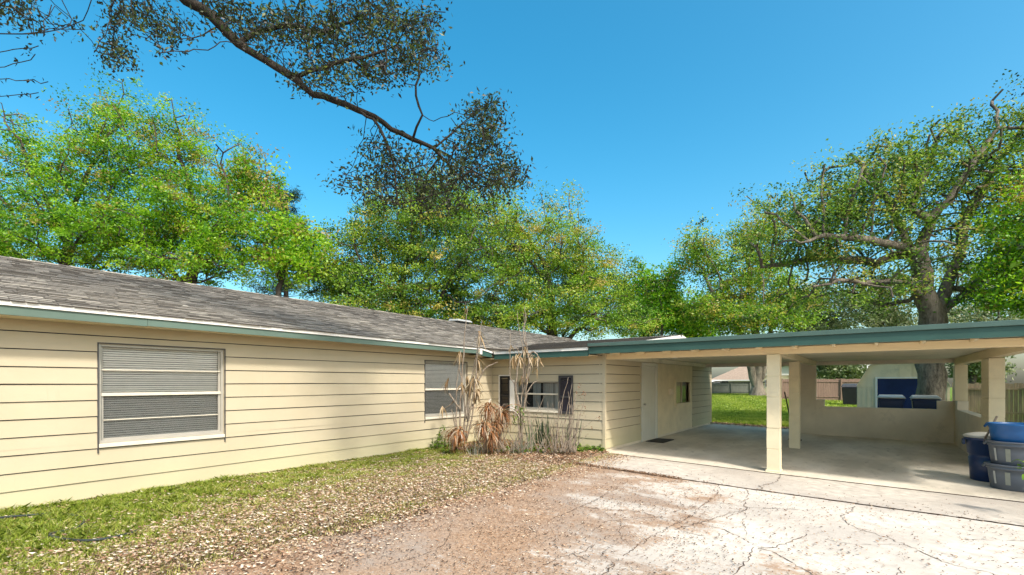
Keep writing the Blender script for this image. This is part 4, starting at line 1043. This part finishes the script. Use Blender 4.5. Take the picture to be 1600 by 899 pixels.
# rusty dried clumps
def rusty(u,v,heads,label):
    p,x,y,z=plant('dried_palm',u,v,label,'plant','rust coloured dried palms at the house corner')
    a=MB(); b=MB()
    for (hu,hv,n,L,w) in heads:
        c=Vector(PD(hu,hv,dd)); g=Vector((x,y,z)); g.x+=random.uniform(-.06,.06)
        a.tube([g,(g+c)/2+Vector((.03,0,0)),c],[.035,.03,.025],7)
        for i in range(n):
            strap(b,c+Vector((random.uniform(-.04,.04),random.uniform(-.04,.04),random.uniform(-.12,.04))),random.uniform(0,6.28),L*random.uniform(.6,1.15),w*random.uniform(.6,1.4),random.uniform(-1.0,.9),random.uniform(1.3,2.9),7,min(1,max(0,random.gauss(.55,.24))),random.uniform(-1,1))
    a.build('stem',M['cane'],p,smooth=True); b.build('dried_leaves',M['rust'],p,tint=True)
dd=10.7; rusty(775,706,[(764,634,100,.5,.026),(785,642,130,.52,.026),(775,657,80,.46,.024)],'largest rust brown dried palm at the inner corner of the house')
dd=10.45; rusty(757,712,[(755,663,110,.5,.024),(768,676,80,.44,.024)],'lower rust brown dried palm leaning before the largest one')
dd=10.35; rusty(712,706,[(708,676,60,.38,.034),(718,672,70,.42,.034)],'small rust and grey dried palm under the second window')
# snake plants
def spikes(name,u0,u1,v,n,hmin,hmax,w,mat,label,cat,lean=.12):
    um=(u0+u1)/2; p,x,y,z=plant(name,um,v,label,cat)
    mb=MB()
    for i in range(n):
        bx,by=onground(random.uniform(u0,u1),v+random.uniform(-5,5)); strap(mb,(bx,by,z-.01),random.uniform(0,6.28),random.uniform(hmin,hmax),w*random.uniform(.7,1.2),1.57-abs(random.gauss(0,lean)),random.uniform(-.05,.35),6,random.random(),random.uniform(-1.5,1.5))
    mb.build('leaves',mat,p,tint=True); return p
spikes('snake_plant',824,872,700,38,.45,.95,.075,M['snake'],'dark green snake plants with upright blades under the pale window','plant')
spikes('snake_plant',880,903,704,11,.4,.8,.06,M['snake'],'sparser snake plant clump in front of the charcoal shutter','plant',.16)
# twiggy shrub
p,x,y,z=plant('bare_twiggy_shrub',888,706,'leafless twiggy shrub with pale stems in front of the charcoal shutter','shrub')
mb=MB(); l=[]
for i in range(30):
    u=random.uniform(862,900); t=u+random.uniform(-18,24); h=random.uniform(610,670); l.append([(u,707),((u+t)/2+random.uniform(-4,4),(700+h)/2+8),(t,h)])
l+=[[(878,705),(890,660),(905,598)],[(885,705),(905,655),(915,612)],[(880,700),(897,680),(934,652)],[(890,706),(903,668),(910,630)],[(872,704),(885,650),(893,600)],[(868,704),(875,640),(888,590)],[(893,706),(908,690),(918,678)]]
stems(mb,l,10.55,.011,.003,.2); mb.build('stem',M['cane'],p,smooth=True)
mb=MB()
for u,v in ((905,600),(902,607),(899,613),(914,613),(911,616),(906,621),(915,637),(913,645),(909,648),(935,652),(934,656),(925,667),(918,679),(901,640),(907,633)):
    bundle(mb,PD(u,v,10.5),3,.06,.03,1,.25,.1)
mb.build('withered_leaves',M['rust'],p,tint=True)
# tangle of thin dead twigs along the bed
p,x,y,z=plant('dead_twig_tangle',800,708,'tangle of thin grey dead twigs between the rust brown palms and the snake plants','shrub')
mb=MB(); l=[]
for i in range(48):
    u=random.uniform(742,868); t=u+random.gauss(0,16); h=random.uniform(628,692)
    l.append([(u,707),((u+t)/2+random.uniform(-6,6),(703+h)/2+4),(t,h),(t+random.uniform(-9,9),h+random.uniform(-14,8))])
stems(mb,l,10.75,.009,.003,.3); mb.build('stem',M['cane'],p,smooth=True)
# straw stems
spikes('dry_grass_clump',852,880,703,46,.35,.75,.014,M['straw'],'pale dry stalks rising beside the snake plants','plant',.3)
spikes('grey_strap_plant',796,832,708,90,.28,.55,.02,M['greyleaf'],'low tuft of grey green arching strap leaves before the second cane plant','plant',.85)
spikes('grey_strap_plant',735,756,712,34,.25,.42,.018,M['greyleaf'],'small grey strap leaved tuft beside the rust brown palm','plant',.8)
def weed(u0,u1,v0,v1,n,label,hmax=.35,lw=.055,name='leafy_weed'):
    p,x,y,z=plant(name,(u0+u1)/2,v1,label,'plant'); mb=MB(); st_=MB()
    for i in range(n):
        bx,by=onground(random.uniform(u0,u1),random.uniform(v0,v1)); h=random.uniform(.05,hmax)*(1 if random.random()<.5 else .6); tx,ty=bx+random.uniform(-.08,.08),by+random.uniform(-.08,.08)
        st_.tube([(bx,by,z-.01),((bx+tx)/2+.01,(by+ty)/2,z+h*.6),(tx,ty,z+h)],[.004,.003,.002],4)
        for j in range(int(4+h*22)):
            f=random.random()**.7; strap(mb,(bx+(tx-bx)*f,by+(ty-by)*f,z+h*f),random.uniform(0,6.28),random.uniform(.05,.11),lw*random.uniform(.6,1.2),random.uniform(-.2,.9),.9,3,random.random()**.8)
    st_.build('stem',M['weed'],p,tint=True); mb.build('leaves',M['weed'],p,tint=True)
weed(668,702,696,706,46,'green leafy weed climbing beside the small dried palm',.62)
weed(896,944,699,710,110,'bright green low weeds at the house corner by the apron',.2)
weed(690,712,706,710,16,'low green weed at the foot of the small dried palm',.22)
weed(828,850,706,711,12,'tiny green weed in the litter before the snake plants',.15)
spikes('dry_grass_clump',690,800,710,130,.12,.42,.022,M['rust'],'tangle of brown dead straps on the ground around the dried palms','plant',.95)
weed(770,880,704,712,60,'scattered low yellow green leaves in the bed below the curtained window',.14)
# leafy shrub just outside the right edge whose tip shows in front of the tubs
p=empty('leafy_shrub',(2.75,7.2,-.2),'green leafy sprig entering at the right edge before the grey tubs','shrub')
mb=MB(); mb.tube([(2.75,7.2,-.2),(2.7,7.3,.3),(2.45,7.4,.62)],[.02,.014,.006],6); tip=Vector(PD(1603,727,6.3)); mb.tube([(2.7,7.3,.3),((2.7+tip.x)/2,(7.3+tip.y)/2,.52),tuple(tip)],[.012,.008,.004],6); mb.build('stem',M['cane'],p)
mb=MB()
for i in range(60):
    c=tip+Vector((random.gauss(.10,.08),random.gauss(-.05,.05),random.gauss(0,.05))); strap(mb,c,random.uniform(0,6.28),.11,.05,random.uniform(-.4,.8),1,4,random.random())
mb.build('leaves',M['weed'],p,tint=True)
# ================================================================== TREES
# main open crowned oak behind the carport
rng=np.random.default_rng(3)
def GP(l,d): return [PD(u,v,d+(dz if False else 0)) for u,v in l]
def gp(l,d0,d1): n=len(l)-1; return [PD(u,v,d0+(d1-d0)*i/n) for i,(u,v) in enumerate(l)]
ob=gx(1455,17.3)
og=[(None,[(ob[0],ob[1],-.4),PD(1455,600,17.3),PD(1457,540,17.3),PD(1458,500,17.3)]),
 (0,gp([(1458,500),(1448,470),(1440,430),(1436,395),(1446,365),(1457,342)],17.3,17.0)),
 (0,gp([(1457,342),(1420,328),(1436,295),(1452,255),(1465,215)],17,17.5)),
 (0,gp([(1436,400),(1405,385),(1370,378),(1335,372),(1290,368),(1250,380)],17.1,15.6)),
 (0,gp([(1448,470),(1425,445),(1390,440),(1350,444),(1310,438),(1270,448)],17.2,16.0)),
 (0,gp([(1445,460),(1420,470),(1385,478),(1350,470)],17.2,18.8)),
 (0,gp([(1436,395),(1400,400),(1370,412),(1300,402),(1240,410),(1190,418)],17.1,18.2)),
 (0,gp([(1462,500),(1478,450),(1500,400),(1505,350),(1540,290),(1560,250)],17.3,18.0)),
 (0,gp([(1440,430),(1410,360),(1380,300),(1350,262),(1330,240)],17.1,18.8)),
 (0,gp([(1500,455),(1540,458),(1590,452),(1660,430)],17.6,16.9)),
 (0,gp([(1466,505),(1530,440),(1590,380),(1650,330)],17.3,17.5)),
 (0,gp([(1457,342),(1490,300),(1515,262),(1560,200)],17,16.4)),
 (0,gp([(1458,500),(1480,470),(1490,430),(1470,400)],17.3,19.5)),]
tree('oak_tree','large open crowned oak with a stout pale trunk behind the carport',(ob[0],ob[1]),3.4,.42,
 [LB(1585,235,17.3,105,85,230),LB(1455,262,17.3,110,85,230),LB(1345,305,17.2,115,90,300),LB(1260,365,17,95,75,240),LB(1390,400,17.5,120,70,130),LB(1630,360,17.3,110,90,150),LB(1340,455,17.2,130,38,80),LB(1520,330,18,90,80,80),LB(1540,420,18.5,90,45,25)],
 M['oakdark'],M['limbbark'],35,.115,.22,101,ex=2.12,wisps=9,step=.4,guides=og,tmean=.53,tip=.007,brown=.14,flat=.6,sides=8)
tree('lime_leaved_tree','bright lime green tree at the right edge overlapping the large oak',gx(1720,15.5),2.5,.16,[LB(1680,330,15.5,120,60,110),LB(1655,400,15.5,125,60,150),LB(1630,460,15.3,110,42,110),LB(1575,440,15.6,55,45,40),LB(1585,360,15.8,55,55,40)],M['lime'],M['darkbark'],52,.12,.30,102,step=.4,tmean=.55,brown=.06)
# trees behind the house
tree('oak_tree','broad dark limbed oak behind the middle of the long roof',gx(640,31),4.5,.45,
 [LB(650,365,31,120,78,300),LB(560,400,30,95,75,190),LB(700,330,31,90,40,110),LB(720,420,30,110,70,240),LB(600,450,29,110,40,150),LB(560,492,28,110,26,110),LB(690,500,30,100,24,110),LB(510,440,31,55,50,90),LB(680,470,31,110,30,120)],
 M['oak'],M['darkbark'],70,.155,.36,111,step=.62,tmean=.5,brown=.1,group='oaks behind the long roof')
tree('oak_tree','rounded oak with olive brown top behind the rear wing of the house',gx(870,34),4.5,.45,
 [LB(860,385,34,105,58,220),LB(920,425,34,80,50,150),LB(800,420,33,80,65,150),LB(880,460,33,120,40,170),LB(955,470,35,45,45,80),LB(985,505,36,60,22,60),LB(830,480,32,110,28,110),LB(780,500,31,80,24,90),LB(900,505,33,90,22,90),LB(770,370,32,70,50,90)],
 M['oak'],M['darkbark'],70,.16,.38,112,step=.66,tmean=.56,brown=.5,group='oaks behind the long roof')
tree('lime_tree','bright lime green tree behind the left end of the roof',gx(95,23.5),3.6,.34,
 [LB(60,330,23.5,130,85,290),LB(-70,330,24,100,95,160),LB(165,270,24,85,85,160),LB(150,370,23,110,55,190),LB(45,250,24,80,55,60),LB(30,410,23,130,40,90),LB(180,200,25,60,45,46)],
 M['lime'],M['darkbark'],66,.135,.30,113,step=.55,tmean=.50,brown=.25,group='lime green trees behind the roof')
tree('lime_tree','bright lime green tree with russet top behind the first window side of the roof',gx(300,24.5),3.6,.32,
 [LB(290,330,24.5,95,75,240),LB(350,375,24.5,80,60,190),LB(230,370,24,80,60,150),LB(270,240,25,65,50,75),LB(365,290,26,45,50,40),LB(300,420,24,110,28,80)],
 M['lime'],M['darkbark'],66,.135,.30,114,step=.55,tmean=.52,brown=.38,group='lime green trees behind the roof')
tree('slender_tree','thin yellow green tree with sky showing through above the long roof',gx(437,25),3.6,.15,[LB(430,360,25,50,55,60),LB(445,410,25,55,45,60),LB(400,330,26,40,50,34),LB(480,380,26,38,45,40)],M['lime'],M['darkbark'],40,.2,.42,115,step=.5,tmean=.62,brown=.4)
# dark pine top
pc=gx(447,37); rng=np.random.default_rng(9)
pt=empty('pine_tree',(pc[0],pc[1],-.05),'dark pine top showing above the gap between the lime trees and the oaks','tree')
mb=MB(); mb.tube([(pc[0],pc[1],-.2),(pc[0],pc[1],8),(pc[0]+.1,pc[1],16.6)],[.3,.2,.04],8); P=[]
for i in range(70):
    z=8+8.4*random.random(); L=(17.5-z)*.26+.5; a=random.uniform(0,6.28); e=Vector((pc[0]+math.cos(a)*L,pc[1]+math.sin(a)*L,z+.3)); mb.tube([(pc[0],pc[1],z-.2),e],[.04,.012],4)
    for k in range(5): P.append(np.array(Vector((pc[0],pc[1],z)).lerp(e,.4+.15*k)))
mb.build('trunk',M['darkbark'],pt); P=np.array(P); idx=np.repeat(np.arange(len(P)),50); Q=P[idx]+rng.normal(size=(len(idx),3))*.22
ti=rng.random(len(Q)); quads('crown',leaves(Q,.3,.04,ti),4,M['pine'],ti,pt,tuple(pt.location))
# big trunked tree at the far fence
tree('oak_tree','yellow green tree with several trunks at the back fence',gx(1184,56),2.2,.75,[LB(1100,400,56,45,38,60),LB(1150,440,56,70,50,100),LB(1185,385,56,50,50,70),LB(1130,485,56,70,34,110),LB(1200,450,57,55,50,90),LB(1180,500,54,70,28,120),LB(1240,480,55,55,40,80)],M['oak'],M['oakbark'],60,.30,.75,120,step=.95,tmean=.6,brown=.45,zmin=2.6,sides=8,
 guides=[(None,[gx(1184,56)+(-.4,),PD(1184,608,56)]),(0,[PD(1184,610,56),PD(1176,590,56),PD(1168,550,56),PD(1150,500,56)]),(0,[PD(1184,608,56),PD(1184,590,56),PD(1184,555,56),PD(1178,480,56)]),(0,[PD(1184,608,56),PD(1192,590,56),PD(1197,555,56),PD(1210,500,56)]),(0,[PD(1186,608,56),PD(1190,585,56),PD(1183,550,56)])])
# far background trees
fl=[(1035,60,36,478,40,'lime','bushy yellow green far tree just left of the many trunked tree'),(1000,70,40,490,40,'oak','far green tree beyond the low gable peak'),(1270,66,50,500,30,'far','pale grey green far tree behind the big oak crown'),(1370,60,60,490,34,'far','sparse greyish far tree left of the big oak trunk'),
    (1530,46,60,500,45,'far','grey green far tree right of the big oak trunk'),(1075,70,40,505,30,'lime','low green far tree beyond the grey green fence'),(1310,52,34,575,20,'far','low dark bushy tree over the red brown fence'),(1520,34,40,565,34,'far','shadowy tree beyond the tan fence')]
for i,(u,d,ru,v,rv,mt,lab) in enumerate(fl):
    tree('far_tree',lab,gx(u,d),2.0,.2,[LB(u,v,d,ru,rv,90 if d>40 else 70),LB(u+ru*.5,v+rv*.5,d+1,ru*.6,rv*.6,40)],M[mt],M['darkbark'],46,.30*d/45,.6*d/50,200+i,step=.9,tmean=.5,group='trees far behind the yard',sides=5,zmin=1.0)
tree('far_tree','dark evergreen at the right edge behind the blue tub',(9.5,24),2.0,.2,[((9.3,24,3.2),1.8,2.2,80),((8,26,4),2.0,1.8,60)],M['far'],M['darkbark'],50,.2,.4,231,step=.6,tmean=.4,group='trees far behind the yard',zmin=.8)
# unseen tree added beside the carport, crown shaped to keep sun off its floor
tree('shade_tree','unseen leafy tree added right of the carport to shade its floor',(8.4,11.8),2.6,.24,[((7.0,12.4,5.4),2.6,1.6,120),((8.6,15.5,5.6),2.6,1.7,100),((6.4,15.2,4.9),2.2,1.7,110),((5.0,16.9,5.0),1.6,1.5,90),((8.8,10.0,5.6),2.2,1.5,70)],M['oak'],M['darkbark'],60,.2,.4,240,step=.5,tmean=.5,zmin=3)
# overhanging limb
og=[(None,[(-5.2,-6.0,-.3),(-5.3,-5.2,3.0),(-5.8,-3.6,5.4),(-6.8,-1.2,6.9),PD(150,-150,6.6),PD(235,-50,6.5),PD(290,0,6.5)]),
 (0,[PD(u,v,6.5) for u,v in ((290,0),(318,14),(345,40),(372,68),(400,86),(430,104),(460,122),(490,148),(520,156),(545,165),(560,172))]),
 (0,gp([(560,172),(585,182),(611,202),(645,218),(678,232),(700,242),(722,258)],6.5,7.0)),
 (0,gp([(560,172),(583,186),(597,208),(605,226),(611,242),(617,264),(633,279)],6.5,6.3)),
 (0,gp([(617,262),(618,290),(622,320)],6.3,6.2)),
 (0,gp([(672,226),(696,217),(715,199),(731,186),(750,172),(770,160),(782,152)],6.8,7.2)),
 (0,gp([(742,226),(767,206),(797,200)],7.1,7.2)),
 (0,gp([(683,236),(700,256),(722,278),(735,295)],6.8,7.0)),
 (0,gp([(700,242),(730,262),(760,280),(800,290)],7.0,7.3)),
 (0,gp([(650,220),(660,180),(650,150),(655,120)],6.6,6.5)),
 (0,gp([(372,68),(400,50),(450,40),(500,50),(560,30)],6.5,6.9)),
 (0,gp([(345,40),(300,60),(260,40),(230,60)],6.5,6.2)),
 (0,gp([(235,-50),(180,-10),(172,30),(165,55),(150,80)],6.4,6.1)),
 (0,gp([(235,-50),(205,0),(212,40),(240,55)],6.4,6.2)),
 (0,gp([(460,122),(520,100),(570,90),(620,70)],6.5,6.0)),
 (0,gp([(150,-150),(60,-60),(20,-10),(-10,20)],6.5,6.0)),
 (0,gp([(-10,20),(-40,60),(0,53),(50,53),(90,47),(130,32)],6.2,5.9)),
 (0,gp([(-40,60),(-20,90),(10,80),(35,76),(60,72)],6.2,5.9)),
 (0,gp([(-20,90),(-10,106),(20,100),(55,85)],6.2,5.9)),
 (0,gp([(-10,106),(0,124),(40,126),(75,128)],6.2,5.9)),
 (0,gp([(-10,118),(0,151),(30,148),(60,145)],6.2,5.9))]
rng=np.random.default_rng(55)
T0=empty('overhanging_oak',(-5.2,-6.0,-.05),'oak whose long dark limb hangs over the long roof from the upper left','tree')
LOB=[(180,85,32,26,55),(215,25,65,30,110),(265,55,35,35,45),(340,15,40,25,60),(400,40,60,38,110),(480,45,80,45,220),(580,40,85,45,230),(640,90,55,40,130),(560,110,80,40,150),(480,110,50,35,70),(660,35,35,35,55),
 (755,175,45,25,60),(740,230,55,45,150),(790,265,38,35,80),(715,275,60,25,80),(640,250,60,28,60),(590,235,30,30,28),(570,285,50,22,50),(660,290,60,18,60),(620,310,50,20,60),(700,320,60,18,50),(600,265,45,30,50),(770,285,50,22,70),(20,15,45,22,50),(55,45,30,15,8),(760,200,40,30,40),(120,45,20,10,6),
 (300,-60,140,50,120),(520,-60,140,50,160),(160,-80,140,60,110)]
att=[]
for i,(u,v,ru,rv,n) in enumerate(LOB):
    g=np.random.default_rng(900+i)
    for _ in range(n):
        a=g.random()*6.28; r=g.random()**.6*(.85+.3*math.sin(3*a+i)); att.append(PD(u+ru*r*math.cos(a),v+rv*r*math.sin(a),6.6+g.normal()*.45))
att=np.array(att)
NP,par=grow(og,att,.16,.15,2.0,90)
r,acc=radii(NP,par,.074,.005,1.9)
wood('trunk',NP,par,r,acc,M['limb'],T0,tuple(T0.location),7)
nl=8; idx=np.repeat(np.arange(len(att)),nl); P=att[idx]+rng.normal(size=(len(idx),3))*.085
ti=np.clip(.45+np.repeat(rng.normal(size=len(att))*.2,nl)+rng.normal(size=len(P))*.15,0,1)
for q in ((0,151,60,148,8),(0,126,75,128,8),(0,100,55,85,8),(35,76,60,72,6),(60,53,130,32,14)):
    t=rng.random(q[4]); P=np.vstack([P,np.array([PD(q[0]+(q[2]-q[0])*k,q[1]+(q[3]-q[1])*k,5.95) for k in t])+rng.normal(size=(q[4],3))*.02]); ti=np.append(ti,rng.random(q[4])*.4)
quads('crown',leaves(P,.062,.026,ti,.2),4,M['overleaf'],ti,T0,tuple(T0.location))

# ================================================================== LIGHT, SKY, CAMERA
EL=48.; AZ=(math.cos(R(25)),-math.sin(R(25)))     # towards the sun: mostly +x, some -y
sd_=Vector((AZ[0]*math.cos(R(EL)),AZ[1]*math.cos(R(EL)),math.sin(R(EL))))
L=bpy.data.lights.new('sun','SUN'); L.energy=2.2; L.angle=R(5); L.color=(1,.945,.86)
so=bpy.data.objects.new('sun',L); COL.objects.link(so); so.rotation_euler=sd_.to_track_quat('Z','Y').to_euler(); so.location=(10,0,30)
w=bpy.data.worlds.new('World'); SC.world=w; w.use_nodes=True; nt=w.node_tree
bg=nt.nodes['Background']; sk=nt.nodes.new('ShaderNodeTexSky'); sk.sky_type='NISHITA'; sk.sun_disc=False
sk.sun_elevation=R(EL); sk.sun_rotation=math.atan2(sd_.x,sd_.y)
sk.air_density=1.0; sk.dust_density=3.2; sk.ozone_density=2.5; sk.altitude=0
hs=nt.nodes.new('ShaderNodeHueSaturation'); hs.inputs['Saturation'].default_value=1.46; hs.inputs['Hue'].default_value=.485
nt.links.new(sk.outputs[0],hs.inputs['Color']); tn=mix(nt,1.0,hs.outputs[0],(1.0,.985,.86),'MULTIPLY'); nt.links.new(tn,bg.inputs[0]); bg.inputs[1].default_value=.15
cam=bpy.data.cameras.new('camera'); co=bpy.data.objects.new('camera',cam); COL.objects.link(co); SC.camera=co
co.location=(0,0,H); co.rotation_euler=(R(90),0,YAW); cam.lens=F/1600*36; cam.sensor_width=36; cam.shift_y=(CY-449.5)/1600; cam.clip_end=1000; cam.clip_start=.05
vs=SC.view_settings; vs.view_transform='Standard'; vs.look='None'; vs.gamma=1; vs.exposure=1.14; vs.use_curve_mapping=False
SC.cycles.max_bounces=8; SC.cycles.transparent_max_bounces=12; SC.cycles.use_denoising=True
